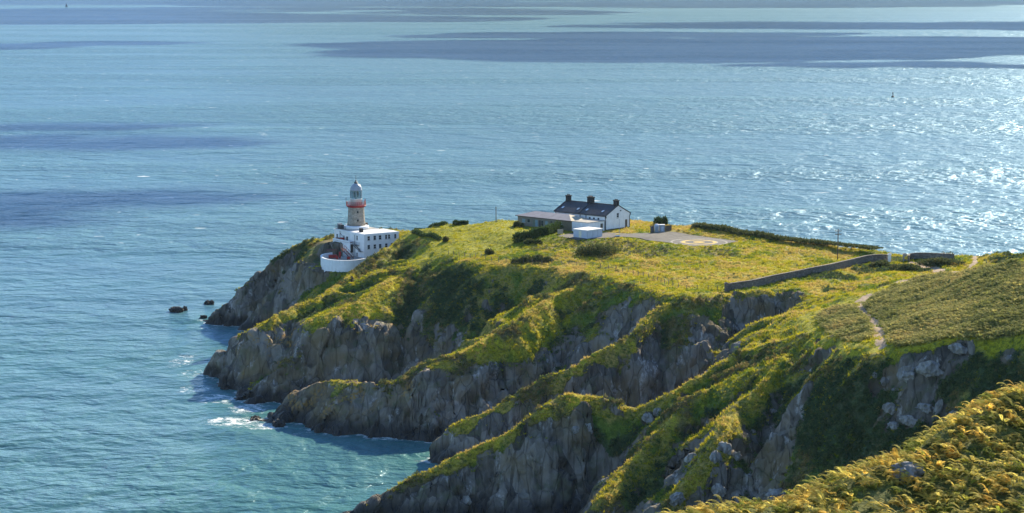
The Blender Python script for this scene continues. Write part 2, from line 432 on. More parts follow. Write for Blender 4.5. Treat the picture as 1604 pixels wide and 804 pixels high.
# ------------------------------------------------------------------ node helpers
class NT:
    def __init__(self, name):
        self.m = bpy.data.materials.new(name); self.m.use_nodes = True
        self.t = self.m.node_tree; self.t.nodes.clear()
        self.out = self.t.nodes.new('ShaderNodeOutputMaterial')
    def n(self, typ, **kw):
        nd = self.t.nodes.new('ShaderNode' + typ)
        for k, v in kw.items():
            if k in nd.inputs.keys() or isinstance(k, int): self.set(nd.inputs[k], v)
            else: setattr(nd, k, v)
        return nd
    def set(self, sock, v):
        if hasattr(v, 'is_linked') or isinstance(v, bpy.types.NodeSocket): self.t.links.new(v, sock)
        elif isinstance(v, (tuple, list)) and len(v) == 3 and sock.type == 'RGBA': sock.default_value = (*v, 1)
        else: sock.default_value = v
    def noise(self, vec, scale, detail=4, rough=.55, dist=0.0):
        nd = self.n('TexNoise'); self.set(nd.inputs['Vector'], vec); nd.inputs['Scale'].default_value = scale
        nd.inputs['Detail'].default_value = detail; nd.inputs['Roughness'].default_value = rough; nd.inputs['Distortion'].default_value = dist
        return nd.outputs['Fac']
    def vor(self, vec, scale, feature='F1'):
        nd = self.n('TexVoronoi', feature=feature); self.set(nd.inputs['Vector'], vec); nd.inputs['Scale'].default_value = scale
        return nd
    def ramp(self, fac, a, b, lo=0.0, hi=1.0):
        nd = self.n('MapRange', clamp=True, interpolation_type='SMOOTHSTEP'); self.set(nd.inputs[0], fac)
        for i, v in enumerate((a, b, lo, hi)): nd.inputs[i + 1].default_value = v
        return nd.outputs[0]
    def math(self, op, a, b=0.0, c=None):
        nd = self.n('Math', operation=op); self.set(nd.inputs[0], a); self.set(nd.inputs[1], b)
        if c is not None: self.set(nd.inputs[2], c)
        return nd.outputs[0]
    def mix(self, f, a, b, blend='MIX'):
        nd = self.n('Mix', data_type='RGBA', blend_type=blend); self.set(nd.inputs[0], f); self.set(nd.inputs[6], a); self.set(nd.inputs[7], b)
        return nd.outputs[2]
    def attr(self, name, typ='GEOMETRY'):
        nd = self.n('Attribute', attribute_name=name, attribute_type=typ); return nd
    def sep(self, v):
        nd = self.n('SeparateXYZ'); self.set(nd.inputs[0], v); return nd.outputs
    def mapping(self, vec, rot=(0, 0, 0), scale=(1, 1, 1)):
        nd = self.n('Mapping'); self.set(nd.inputs[0], vec); nd.inputs['Rotation'].default_value = rot; nd.inputs['Scale'].default_value = scale
        return nd.outputs[0]
    def bump(self, h, dist, strength=1.0, normal=None):
        nd = self.n('Bump'); self.set(nd.inputs['Height'], h); nd.inputs['Distance'].default_value = dist; nd.inputs['Strength'].default_value = strength
        if normal is not None: self.set(nd.inputs['Normal'], normal)
        return nd.outputs[0]
    def bsdf(self, color, rough=.8, spec=.3, normal=None, **kw):
        nd = self.n('BsdfPrincipled'); self.set(nd.inputs['Base Color'], color); self.set(nd.inputs['Roughness'], rough)
        self.set(nd.inputs['Specular IOR Level'], spec)
        if normal is not None: self.set(nd.inputs['Normal'], normal)
        for k, v in kw.items(): self.set(nd.inputs[k], v)
        return nd.outputs[0]
    def done(self, shader):
        self.t.links.new(shader, self.out.inputs[0]); return self.m
def scale_col(k, c, f):
    """colour c multiplied by the value f"""
    return k.mix(1.0, c, f, 'MULTIPLY')

def headland_material():
    k = NT('headland_ground')
    pos = k.n('NewGeometry').outputs['Position']
    m1 = k.sep(k.attr('m1').outputs['Vector']); m2 = k.sep(k.attr('m2').outputs['Vector'])
    nf = k.noise(pos, 1.3, 6, .65); nm = k.noise(pos, .32, 5, .6); nl = k.noise(pos, .09, 4)
    fine = k.noise(pos, 4.0, 4, .7)
    # vegetation
    g = k.mix(k.ramp(nm, .35, .65), (.070, .115, .016), (.13, .18, .026))
    g = k.mix(k.math('MULTIPLY', m1[1], k.ramp(nf, .3, .62)), g, (.44, .30, .085))
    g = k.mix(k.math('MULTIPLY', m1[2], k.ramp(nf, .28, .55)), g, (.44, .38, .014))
    g = k.mix(k.math('MULTIPLY', k.sep(k.attr('m3').outputs['Vector'])[0], k.ramp(nf, .25, .55)), g, k.mix(nm, (.15, .125, .05), (.20, .145, .075)))
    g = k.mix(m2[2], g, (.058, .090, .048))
    g = scale_col(k, g, k.ramp(nf, .25, .75, .65, 1.28))
    g = scale_col(k, g, k.ramp(fine, .3, .7, .7, 1.25))
    # rock
    bed = k.mapping(pos, (0, math.radians(-40), -.1), (.42, .22, .09))
    nb = k.noise(bed, 1.6, 7, .62, .5)
    cell = k.vor(k.mix(.25, bed, k.n('TexNoise').outputs['Color']), 1.0)
    vo = k.vor(bed, 1.0, 'DISTANCE_TO_EDGE').outputs['Distance']
    tone = k.math('ADD', k.math('MULTIPLY', k.sep(cell.outputs['Color'])[0], .45), k.math('MULTIPLY', nb, .75))
    r = k.mix(k.ramp(tone, .30, .90), (.064, .057, .050), (.26, .228, .19))
    r = k.mix(k.ramp(nl, .45, .7), r, (.19, .145, .085))
    white = k.math('MULTIPLY', k.ramp(k.noise(bed, .9, 5, .7), .56, .66), k.ramp(nf, .35, .6))
    r = k.mix(k.math('MULTIPLY', white, .7), r, (.52, .49, .46))
    r = k.mix(k.math('MULTIPLY', m2[1], k.ramp(nf, .42, .6)), r, (.34, .20, .06))
    r = k.mix(k.math('MULTIPLY', k.ramp(nm, .5, .68), .5), r, (.085, .10, .045))
    r = scale_col(k, r, k.ramp(vo, .0, .04, .75, 1.0))
    z = k.sep(pos)[2]
    tid = k.ramp(k.math('ADD', z, k.math('MULTIPLY', nm, 2.5)), 2.6, 5.8, 1.0, 0.0)
    r = k.mix(k.math('MULTIPLY', tid, .9), r, (.022, .022, .024))
    rf = k.ramp(k.math('ADD', m1[0], k.math('MULTIPLY', k.math('SUBTRACT', nf, .5), .9)), .38, .56)
    col = k.mix(rf, g, r)
    pth = k.ramp(k.math('ADD', m2[0], k.math('MULTIPLY', k.math('SUBTRACT', nf, .5), .7)), .4, .6)
    col = k.mix(pth, col, k.mix(nf, (.36, .25, .16), (.52, .40, .29)))
    hb = k.math('ADD', k.math('MULTIPLY', nb, 1.0), k.math('MULTIPLY', k.ramp(vo, 0, .06), .25))
    hg = k.math('ADD', k.math('MULTIPLY', nf, .5), k.math('MULTIPLY', fine, .3))
    hh = k.n('Mix', data_type='FLOAT'); k.set(hh.inputs[0], rf); k.set(hh.inputs[2], hg); k.set(hh.inputs[3], hb)
    nr = k.bump(hh.outputs[0], .8, 1.0)
    return k.done(k.bsdf(col, k.ramp(tid, 0, 1, .9, .45), .12, nr))

def grid_mesh(name, V, keep=None, uvless=True):
    ny, nx = V.shape[:2]
    v = V.reshape(-1, 3)
    idx = np.arange(nx * ny).reshape(ny, nx)
    F = np.stack([idx[:-1, :-1], idx[:-1, 1:], idx[1:, 1:], idx[1:, :-1]], -1).reshape(-1, 4)
    if keep is not None: F = F[keep(v, F)]
    used = np.zeros(len(v), bool); used[F.ravel()] = True
    remap = np.cumsum(used) - 1
    return raw_mesh(name, v[used], remap[F]), used
def raw_mesh(name, v, F, smooth=False):
    F = np.asarray(F); n = F.shape[1]
    me = bpy.data.meshes.new(name)
    me.vertices.add(len(v)); me.vertices.foreach_set('co', np.ascontiguousarray(v, dtype=np.float32).ravel())
    me.loops.add(F.size); me.loops.foreach_set('vertex_index', F.ravel().astype(np.int32))
    me.polygons.add(len(F)); me.polygons.foreach_set('loop_start', np.arange(0, F.size, n, dtype=np.int32))
    if smooth: me.polygons.foreach_set('use_smooth', np.ones(len(F), bool))
    me.update(calc_edges=True)
    return me
def vec_attr(me, name, arr):
    a = me.attributes.new(name, 'FLOAT_VECTOR', 'POINT'); a.data.foreach_set('vector', np.ascontiguousarray(arr, dtype=np.float32).ravel())

me, used = grid_mesh('headland', VV, lambda v, F: v[F][:, :, 2].max(1) > -2.5)
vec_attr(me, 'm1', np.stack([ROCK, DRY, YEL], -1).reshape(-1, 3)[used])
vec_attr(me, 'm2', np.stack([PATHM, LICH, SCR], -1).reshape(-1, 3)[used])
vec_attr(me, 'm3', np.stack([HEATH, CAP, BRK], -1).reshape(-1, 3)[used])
me.polygons.foreach_set('use_smooth', (np.ones(len(me.polygons)) > 0))
M_GROUND = headland_material()
me.materials.append(M_GROUND)
headland = bpy.data.objects.new('headland', me); COL.objects.link(headland)
tag(headland, 'rocky grass-topped headland with ribs running down to the sea', kind='structure')

# the hillside the photographer stands on, falling to the near cove
CREST = np.array([[-60, 60, 60], [-10, 76, 78], [0, 80, 80.6], [6.6, 81, 82.15], [11.7, 84, 82.0], [17.7, 89, 83.0], [24, 95, 84.5], [45, 105, 90], [110, 130, 100]])
def hill_z(x, y):
    yc = np.interp(x, CREST[:, 0], CREST[:, 1]); zc = np.interp(x, CREST[:, 0], CREST[:, 2])
    d = y - yc
    z = np.where(d < 0, zc + .20 * d, zc - .85 * (np.sqrt(d * d + 9) - 3))
    near = 101.6 + .05 * x - .30 * np.abs(y)                     # ground under the photographer
    z = np.where(y < 60, np.maximum(z, near), z)
    z = np.maximum(z, np.where(d > 0, np.maximum(2.0 + .12 * (x + 10), -6), -99))
    return z + .5 * fbm(x / 7, y / 7, 0, 3, 601) + .12 * vnoise(x / 1.3, y / 1.3, 0, 607)
hx = np.concatenate([np.arange(-60, -2, 2.0), np.arange(-2, 34, .4), np.arange(34, 196, 2.0)])
hy = np.concatenate([np.arange(-30, 66, 2.0), np.arange(66, 104, .4), np.arange(104, 342, 3.0)])
HX, HY = np.meshgrid(hx, hy)
hme, hu = grid_mesh('near_hillside', np.stack([HX, HY, hill_z(HX, HY)], -1))
vec_attr(hme, 'm1', np.tile([0., .3, .15], (int(hu.sum()), 1))); vec_attr(hme, 'm2', np.tile([0., 0, .55], (int(hu.sum()), 1)))
hme.polygons.foreach_set('use_smooth', np.ones(len(hme.polygons), bool))
hme.materials.append(M_GROUND)
hillside = bpy.data.objects.new('near_hillside', hme); COL.objects.link(hillside)
tag(hillside, 'near hillside under the bracken', kind='structure')
# ------------------------------------------------------------------ sea
def sea_material():
    k = NT('sea_water')
    pos = k.n('NewGeometry').outputs['Position']
    at = k.sep(k.attr('sh').outputs['Vector'])                  # shallows, foam, calm
    big = k.noise(k.mapping(pos, (0, 0, .05), (.0011, .0042, 1)), 1.0, 5, .6)      # wind lanes
    big2 = k.noise(k.mapping(pos, (0, 0, -.06), (.006, .022, 1)), 1.0, 4, .6)
    lane = k.ramp(big, .40, .62)
    w0 = k.noise(k.mapping(pos, (0, 0, .06), (.030, .022, 1)), 1.0, 3, .6, .4)
    w1 = k.noise(k.mapping(pos, (0, 0, .12), (.09, .085, 1)), 1.0, 3, .55, .3)
    w2 = k.noise(k.mapping(pos, (0, 0, -.10), (.26, .32, 1)), 1.0, 4, .6, .3)
    w3 = k.noise(k.mapping(pos, (0, 0, .2), (.75, 1.6, 1)), 1.0, 3, .6)
    deep = k.mix(k.ramp(big2, .35, .65), (.046, .120, .146), (.058, .146, .168))
    col = k.mix(at[0], deep, (.052, .155, .146))
    h = k.math('ADD', k.math('MULTIPLY', w0, 4.2), k.math('ADD', k.math('MULTIPLY', w1, 2.9), k.math('ADD', k.math('MULTIPLY', w2, .95), k.math('MULTIPLY', w3, .1))))
    amp = k.ramp(lane, 0, 1, .7, 1.15)
    h = k.math('MULTIPLY', h, amp)
    nr = k.bump(h, 1.0, 1.0)
    # wind-roughened water: reflectance levels off well below the flat-mirror value
    fr = k.n('Fresnel', IOR=1.33); k.set(fr.inputs['Normal'], nr)
    refl = k.ramp(fr.outputs[0], .0, .75, .02, .32)
    di = k.n('BsdfDiffuse'); k.set(di.inputs['Color'], col); k.set(di.inputs['Normal'], nr)
    gl = k.n('BsdfGlossy'); gl.inputs['Roughness'].default_value = .30; gl.inputs['Color'].default_value = (.56, .74, 1.0, 1); k.set(gl.inputs['Normal'], nr)
    g2 = k.n('BsdfGlossy'); g2.inputs['Roughness'].default_value = .085; g2.inputs['Color'].default_value = (.9, .95, 1.0, 1); k.set(g2.inputs['Normal'], nr)
    gm = k.n('MixShader'); gm.inputs[0].default_value = .28; k.t.links.new(gl.outputs[0], gm.inputs[1]); k.t.links.new(g2.outputs[0], gm.inputs[2])
    wm = k.n('MixShader'); k.set(wm.inputs[0], refl); k.t.links.new(di.outputs[0], wm.inputs[1]); k.t.links.new(gm.outputs[0], wm.inputs[2])
    water = wm.outputs[0]
    fn = k.noise(k.mapping(pos, (0, 0, .1), (.35, .55, 1)), 1.0, 6, .7, 1.2)
    fn2 = k.noise(pos, 1.6, 5, .7, .8)
    foam = k.ramp(k.math('ADD', at[1], k.math('ADD', k.math('MULTIPLY', k.math('SUBTRACT', fn, .5), 2.4), k.math('MULTIPLY', k.math('SUBTRACT', fn2, .5), 1.0))), .52, .95, 0, .95)
    foam = k.math('MULTIPLY', foam, k.ramp(at[1], .05, .3))
    # whitecaps and sun glints, painted as random white flecks
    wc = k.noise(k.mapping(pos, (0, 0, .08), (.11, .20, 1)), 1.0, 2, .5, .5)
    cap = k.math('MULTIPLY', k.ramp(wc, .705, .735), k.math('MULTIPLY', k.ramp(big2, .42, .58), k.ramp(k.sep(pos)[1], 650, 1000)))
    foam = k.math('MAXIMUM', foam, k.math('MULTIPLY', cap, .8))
    fo = k.bsdf((.80, .82, .82), .8, .2)
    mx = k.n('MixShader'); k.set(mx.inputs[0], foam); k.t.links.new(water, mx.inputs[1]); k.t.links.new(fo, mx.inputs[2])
    return k.done(mx.outputs[0])
def spaced(vals):
    return np.array(vals, float)
sx = np.concatenate([-np.geomspace(60000, 200, 22), np.arange(-170, 80, 1.25), np.geomspace(90, 60000, 24)])
sy = np.concatenate([-np.geomspace(3000, 50, 6), np.arange(0, 330, 30), np.arange(330, 700, 1.25), np.geomspace(705, 90000, 40)])
SX, SY = np.meshgrid(sx, sy)
sme, su = grid_mesh('sea', np.stack([SX, SY, np.zeros_like(SX)], -1))
inside = (SX > GX0) & (SX < GX1) & (SY > GY0) & (SY < GY1)
hz = np.where(inside, 0.0, -40.0)
hz[inside] = zat(SX[inside], SY[inside])
foamA = np.where(hz > -7, sstep(-4.4, -.4, hz), 0) * .60
def seablob(px, py, rx, ry, v):
    c = P(px, py, 0)
    return v * (1 - sstep(.3, 1.0, np.hypot((SX - c[0]) / rx, (SY - c[1]) / ry)))
for q in [(285,565,6,18,.55),(300,585,6,10,.52),(310,610,9,10,.55),(345,625,9,11,.6),(390,640,9,11,.64),(365,660,12,10,.72),(415,668,10,7,.66),(330,515,8,7,.42),(470,680,5,3,.4),(590,682,6,3,.4),(660,722,5,4,.45)]:
    foamA = np.maximum(foamA, seablob(*q))
shal = sstep(-22, -1, hz) * .7 + .3 * sstep(150, -30, SX) * sstep(700, 420, SY)
shal = np.clip(shal + seablob(500, 760, 60, 60, .35) + seablob(150, 560, 70, 50, .25), 0, 1)
vec_attr(sme, 'sh', np.stack([shal, foamA, np.zeros_like(shal)], -1).reshape(-1, 3)[su])
sme.materials.append(sea_material())
sea = bpy.data.objects.new('sea', sme); COL.objects.link(sea)
tag(sea, 'blue-green sea with wind ripples and sun glitter', kind='structure')
# ------------------------------------------------------------------ plants
def leaf_material(name, c1, c2, c3=None, trans=.35, attr=True, var=.35):
    """two or three tones picked per plant by its own tint value"""
    k = NT(name)
    f = k.attr('tint', 'INSTANCER').outputs['Fac'] if attr else k.noise(k.n('NewGeometry').outputs['Position'], .9, 4, .7)
    if not attr: f = k.ramp(f, .3, .7)
    col = k.mix(k.ramp(f, 0, .5), c1, c2)
    if c3: col = k.mix(k.ramp(f, .55, 1.0), col, c3)
    nz = k.noise(k.n('NewGeometry').outputs['Position'], 3.0, 3)
    col = scale_col(k, col, k.ramp(nz, .3, .7, 1 - var, 1 + var))
    d = k.bsdf(col, .7, .08)
    t = k.n('BsdfTranslucent'); k.set(t.inputs[0], col)
    mx = k.n('MixShader'); mx.inputs[0].default_value = trans
    k.t.links.new(d, mx.inputs[1]); k.t.links.new(t.outputs[0], mx.inputs[2])
    return k.done(mx.outputs[0])
def tri_mesh(name, tris, mat):
    v = np.array(tris, float).reshape(-1, 3)
    me = raw_mesh(name, v, np.arange(len(v)).reshape(-1, 3))
    me.materials.append(mat)
    return me
def tuft_mesh(name, mat, seed, blades=16, h=.5, spread=.28, w=.05, lean=.25):
    r = random.Random(seed); T = []
    for i in range(blades):
        a = r.uniform(0, 6.28); d = spread * math.sqrt(r.random()); b = r.uniform(0, 6.28)
        x, y = d * math.cos(a), d * math.sin(a)
        hh = h * r.uniform(.6, 1.15); l = lean * r.uniform(.3, 1.6)
        tx, ty = x + l * math.cos(a + r.uniform(-.8, .8)), y + l * math.sin(a + r.uniform(-.8, .8))
        ww = w * r.uniform(.7, 1.4)
        T += [(x - ww * math.cos(b), y - ww * math.sin(b), -.08), (x + ww * math.cos(b), y + ww * math.sin(b), -.08), (tx, ty, hh)]
    return tri_mesh(name, T, mat)
def frond(T, o, az, length, arch, pairs=13, wid=.22, droop=.5, r=random):
    """one fern frond: a bent midrib with pairs of tapering leaflets"""
    ca, sa = math.cos(az), math.sin(az)
    side = Vector((-sa, ca, 0))
    prev = None
    def at(t):
        up = arch * math.sin(t * math.pi * .62) * length
        out = length * (t * .95) * math.cos(.35 * t)
        return Vector((o[0] + ca * out, o[1] + sa * out, o[2] + up - droop * length * t ** 3 * .45))
    for i in range(pairs):
        t = .18 + .82 * i / pairs
        p, q = at(t), at(min(1, t + .82 / pairs))
        ax = (q - p)
        L = wid * length * 1.5 * (math.sin(min(1, (t - .10) * 1.5) * math.pi * .5)) * (1.04 - t) ** .8
        for s in (-1, 1):
            tip = p + side * (s * L) + ax * .9 + Vector((0, 0, -.22 * L + r.uniform(-.03, .03)))
            m = p + side * (s * L * .45) + ax * .85
            T += [tuple(p), tuple(m + ax * .25), tuple(tip), tuple(p), tuple(tip), tuple(p + side * (s * L * .5) - ax * .05)]
        b = side * .012
        T += [tuple(p - b), tuple(p + b), tuple(q)]
    p0 = Vector(o); p1 = at(.18)
    T += [tuple(p0 - side * .012), tuple(p0 + side * .012), tuple(p1)]
def scatter(name, label, cat, pos, rot, scl, tint, meshes, kind='stuff', normal_tilt=None):
    """one object holding thousands of placed copies of a few plants"""
    src = bpy.data.collections.new(name + '_kinds')
    for i, m in enumerate(meshes):
        src.objects.link(bpy.data.objects.new('%s_kind_%d' % (name, i), m))
    me = bpy.data.meshes.new(name)
    n = len(pos)
    me.vertices.add(n); me.vertices.foreach_set('co', np.ascontiguousarray(pos, dtype=np.float32).ravel())
    vec_attr(me, 'rot', rot)
    for nm, arr, ty in (('scl', scl, 'FLOAT'), ('tint', tint, 'FLOAT')):
        a = me.attributes.new(nm, ty, 'POINT'); a.data.foreach_set('value', np.asarray(arr, np.float32))
    a = me.attributes.new('kind_index', 'INT', 'POINT'); a.data.foreach_set('value', rng.integers(0, len(meshes), n).astype(np.int32))
    o = bpy.data.objects.new(name, me); COL.objects.link(o)
    g = bpy.data.node_groups.new(name + '_scatter', 'GeometryNodeTree')
    g.interface.new_socket('Geometry', in_out='INPUT', socket_type='NodeSocketGeometry')
    g.interface.new_socket('Geometry', in_out='OUTPUT', socket_type='NodeSocketGeometry')
    gi, go = g.nodes.new('NodeGroupInput'), g.nodes.new('NodeGroupOutput')
    ip = g.nodes.new('GeometryNodeInstanceOnPoints'); ci = g.nodes.new('GeometryNodeCollectionInfo')
    ci.inputs['Collection'].default_value = src; ci.inputs['Separate Children'].default_value = True; ci.inputs['Reset Children'].default_value = True
    ip.inputs['Pick Instance'].default_value = True
    def na(nm, ty):
        nd = g.nodes.new('GeometryNodeInputNamedAttribute'); nd.data_type = ty; nd.inputs[0].default_value = nm; return nd.outputs[0]
    e2r = g.nodes.new('FunctionNodeEulerToRotation')
    L = g.links.new
    L(gi.outputs[0], ip.inputs['Points']); L(ci.outputs[0], ip.inputs['Instance'])
    L(na('kind_index', 'INT'), ip.inputs['Instance Index'])
    L(na('rot', 'FLOAT_VECTOR'), e2r.inputs[0]); L(e2r.outputs[0], ip.inputs['Rotation'])
    L(na('scl', 'FLOAT'), ip.inputs['Scale']); L(ip.outputs[0], go.inputs[0])
    md = o.modifiers.new('scatter', 'NODES'); md.node_group = g
    tag(o, label, cat, kind=kind)
    return o
def ground_points(weight, count, seed):
    """random places on the headland, as dense as the weight says"""
    r = np.random.default_rng(seed)
    w = weight.ravel().astype(float); w = np.clip(w, 0, None); w /= w.sum()
    i = r.choice(w.size, count, p=w)
    j, q = np.divmod(i, XX.shape[1])
    u = r.uniform(-.5, .5, (2, count)) * GS
    x, y = gx[q] + u[0], gy[j] + u[1]
    base = VV.reshape(-1, 3)[i]
    z = base[:, 2] + (x - gx[q]) * gxx.ravel()[i] + (y - gy[j]) * gyy.ravel()[i]
    p = np.stack([base[:, 0] + u[0], base[:, 1] + u[1], z], 1)
    return p, i
def rots(n, tilt, r):
    return np.stack([r.normal(0, tilt, n), r.normal(0, tilt, n), r.uniform(0, 6.28, n)], 1)

veg_ok = (1 - ROCK) * (1 - FLAT) * (ZZ > 1.5) * (YY > 309)
NV = N[..., 2]
area = 1 / np.clip(NV, .3, 1)
# short grass and field tussocks
M_GRASS = leaf_material('grass_blades', (.13, .20, .02), (.42, .37, .018), (.52, .37, .12), .45)
kinds = [tuft_mesh('grass_tuft_%d' % i, M_GRASS, 20 + i, 14, .30 + .06 * i, .36, .06, .24) for i in range(3)]
w = veg_ok * area * (1 - .92 * BRK) * (1 - .8 * TRK) * (1 - .75 * LAWN) * (1 - .7 * SCR) * (1 - .55 * HEATH) * (SB < 1.6)
p, i = ground_points(w, 70000, 3)
t = np.clip(.10 + .14 * nC.ravel()[i] + .42 * YEL.ravel()[i] + .62 * DRY.ravel()[i] + rng.normal(0, .12, len(i)), 0, 1)
scatter('grass', 'rough green and golden grass over the headland', 'grass', p, rots(len(p), .25, rng), rng.uniform(.55, 1.25, len(p)), t, kinds)
# dark heather and gorse cover on the shaded slopes
def shrublet_mesh(name, mat, seed, n=46, r0=.55, h=.6, leaf=.16):
    r = random.Random(seed); T = []
    for i in range(n):
        a, b, d = r.uniform(0, 6.28), r.uniform(0, 1.4), r0 * r.uniform(.55, 1)
        c = Vector((d * math.cos(a) * math.cos(b), d * math.sin(a) * math.cos(b), h * math.sin(b) * r.uniform(.6, 1.1)))
        u = Vector((r.uniform(-1, 1), r.uniform(-1, 1), r.uniform(-.6, 1))).normalized(); v = u.orthogonal().normalized()
        s = leaf * r.uniform(.6, 1.5)
        T += [tuple(c - v * s * .5), tuple(c + v * s * .5), tuple(c + u * s * 1.5)]
    return tri_mesh(name, T, mat)
M_SCRUB = leaf_material('scrub_leaves', (.062, .10, .05), (.10, .14, .05), (.26, .20, .07), .35)
kinds = [shrublet_mesh('scrub_clump_%d' % i, M_SCRUB, 40 + i) for i in range(3)]
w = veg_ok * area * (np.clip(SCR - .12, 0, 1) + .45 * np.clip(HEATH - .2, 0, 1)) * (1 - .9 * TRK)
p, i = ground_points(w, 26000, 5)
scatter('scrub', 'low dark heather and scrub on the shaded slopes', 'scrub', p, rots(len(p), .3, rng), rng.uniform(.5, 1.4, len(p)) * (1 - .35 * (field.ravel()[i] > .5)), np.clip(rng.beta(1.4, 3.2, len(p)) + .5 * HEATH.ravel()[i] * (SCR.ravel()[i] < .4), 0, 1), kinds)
# bracken on the far side of the cove
M_BRK = leaf_material('bracken_leaves', (.24, .25, .065), (.44, .39, .12), (.58, .44, .15), .5)
kinds = []
for s in range(3):
    r = random.Random(60 + s); T = []
    for j in range(6): frond(T, (0, 0, .0), j * 1.05 + r.uniform(-.3, .3), r.uniform(.7, 1.05), r.uniform(.55, .85), 5, .34, .6, r)
    kinds.append(tri_mesh('bracken_plant_%d' % s, T, M_BRK))
p, i = ground_points(BRK * (1 - PATHM) * (BRK > .35), 11000, 9)
tt = np.clip(.35 + .5 * nA.ravel()[i] + .3 * nC.ravel()[i] + rng.normal(0, .18, len(i)), 0, 1)
scatter('bracken_field', 'dense green bracken filling the sloping field beside the dirt path', 'bracken', p, rots(len(p), .15, rng), rng.uniform(.7, 1.25, len(p)), tt, kinds)
# near bracken
M_NEAR = leaf_material('near_bracken_leaves', (.24, .27, .04), (.60, .51, .13), (.70, .48, .10), .6, var=.5)
kinds = []
for s in range(6):
    r = random.Random(80 + s); T = []
    for j in range(3):
        frond(T, (r.uniform(-.12, .12), r.uniform(-.12, .12), -.05), math.pi + r.uniform(-.6, .6), r.uniform(.8, 1.25), r.uniform(.22, .55), 17, .175, .35, r)
    kinds.append(tri_mesh('bracken_frond_%d' % s, T, M_NEAR))
n = 15500
x = rng.uniform(-1, 40, n); yc = np.interp(x, CREST[:, 0], CREST[:, 1]); y = yc + rng.uniform(-19, 4.0, n)
nn = fbm(x / 1.8, y / 1.8, 0, 3, 701)
keep = (nn + rng.uniform(-.4, .5, n)) > -.45
x, y, nn = x[keep], y[keep], nn[keep]
p = np.stack([x, y, hill_z(x, y) + rng.uniform(-.1, .12, len(x))], 1)
rt = np.stack([rng.normal(0, .2, len(x)), rng.normal(0, .2, len(x)), rng.normal(0, .85, len(x))], 1)
tt = np.clip(.44 + .75 * nn + rng.normal(0, .24, len(x)), 0, 1)
scatter('near_bracken', 'green and golden bracken fronds in the near foreground', 'bracken', p, rt, rng.uniform(.34, .78, len(x)), tt, kinds)

# ------------------------------------------------------------------ single bushes and the hedge
M_BUSH = leaf_material('gorse_leaves', (.055, .075, .030), (.11, .125, .042), (.19, .165, .06), .25, attr=False)
M_HEDGE = leaf_material('hedge_leaves', (.040, .072, .024), (.075, .115, .035), None, .25, attr=False)
M_STEM = NT('stem_bark'); M_STEM = M_STEM.done(M_STEM.bsdf((.06, .045, .03), .9, .2))
def foliage_mesh(name, lumps, n, leaf, mat, seed):
    """leaf faces spread through several overlapping lumps (centre, radii)"""
    r = random.Random(seed); T = []
    vol = [a[1][0] * a[1][1] for a in lumps]
    for i in range(n):
        c, rad = r.choices(lumps, vol)[0]
        u = Vector((r.gauss(0, 1), r.gauss(0, 1), r.gauss(0, 1))).normalized() * (r.random() ** .22)
        u = u * r.choice((1, 1, 1, 1.12, 1.3))
        q = Vector((c[0] + u.x * rad[0], c[1] + u.y * rad[1], max(.02, c[2] + u.z * rad[2])))
        d = (u + Vector((r.uniform(-.7, .7), r.uniform(-.7, .7), r.uniform(-.2, .9)))).normalized(); v = d.orthogonal().normalized()
        v = (Matrix.Rotation(r.uniform(0, 6.28), 3, d) @ v)
        s = leaf * r.uniform(.6, 1.5)
        T += [tuple(q - v * s * .55), tuple(q + v * s * .55), tuple(q + d * s * 1.4)]
    return tri_mesh(name, T, mat)
def new_empty(name, loc, rz=0):
    e = bpy.data.objects.new(name, None); e.location = loc; e.rotation_euler = (0, 0, rz); COL.objects.link(e); return e
def child(name, me, parent, loc=(0, 0, 0)):
    o = bpy.data.objects.new(name, me); o.parent = parent; o.location = loc; COL.objects.link(o); return o
def stems_mesh(name, w, h, n, seed):
    """one bent woody stem"""
    r = random.Random(seed); rings = []
    for j in range(4):
        t = j / 3; cx, cy = .15 * w * t * r.uniform(-1, 1), .15 * w * t * r.uniform(-1, 1)
        rings.append([(cx + (.09 - .06 * t) * math.cos(a * 1.0472), cy + (.09 - .06 * t) * math.sin(a * 1.0472), -.2 + (h * .8 + .2) * t) for a in range(6)])
    v = np.array(rings).reshape(-1, 3)
    F = [(j * 6 + a, j * 6 + (a + 1) % 6, j * 6 + 6 + (a + 1) % 6, j * 6 + 6 + a) for j in range(3) for a in range(6)]
    me = raw_mesh(name, v, F); me.materials.append(M_STEM); return me
def bush(px, py, wpx, hpx, label, seed, mat=None, group='bushes on the grassy plateau', name='gorse_bush', dpt=.8):
    b = hit(px, py); s = b[1] / F0
    w, h = wpx * s, hpx * s
    r = random.Random(seed)
    b[2] = float(zat(b[0], b[1] + w * dpt * .3))
    e = new_empty(name, (b[0], b[1] + w * dpt * .3, b[2] - .05))
    lumps = []
    for j in range(max(4, int(w * 1.2))):
        x = r.uniform(-.36, .36) * w
        k = 1 - (abs(x) / (w * .5)) ** 2
        lumps.append(((x, r.uniform(-.25, .25) * w * dpt, h * .38 * k), (w * r.uniform(.16, .34), w * dpt * r.uniform(.16, .3), h * (.22 + .36 * k * r.uniform(.5, 1.15)))))
    child('foliage', foliage_mesh('foliage', lumps, int(500 + 420 * w), .26, mat or M_BUSH, seed), e)
    child('stem', stems_mesh('stem', w, h, 5, seed), e)
    tag(e, label, 'bush', group)
    return e
bush(938, 402, 56, 20, 'broad low dark bush in the field, below the white hut', 1)
bush(820, 413, 34, 12, 'wide dark bush near the fence, left of the two low bushes', 2)
bush(849, 412, 24, 13, 'dark bush near the fence, right of the two low bushes', 3)
bush(811, 357, 15, 11, 'small round bush at the left end of the long low building', 4)
bush(764, 399, 16, 8, 'small low bush on the open grass left of the dark bushes', 5)
bush(1031, 353, 14, 13, 'rounded green bush behind the grey cabinets, left of two', 6, M_HEDGE)
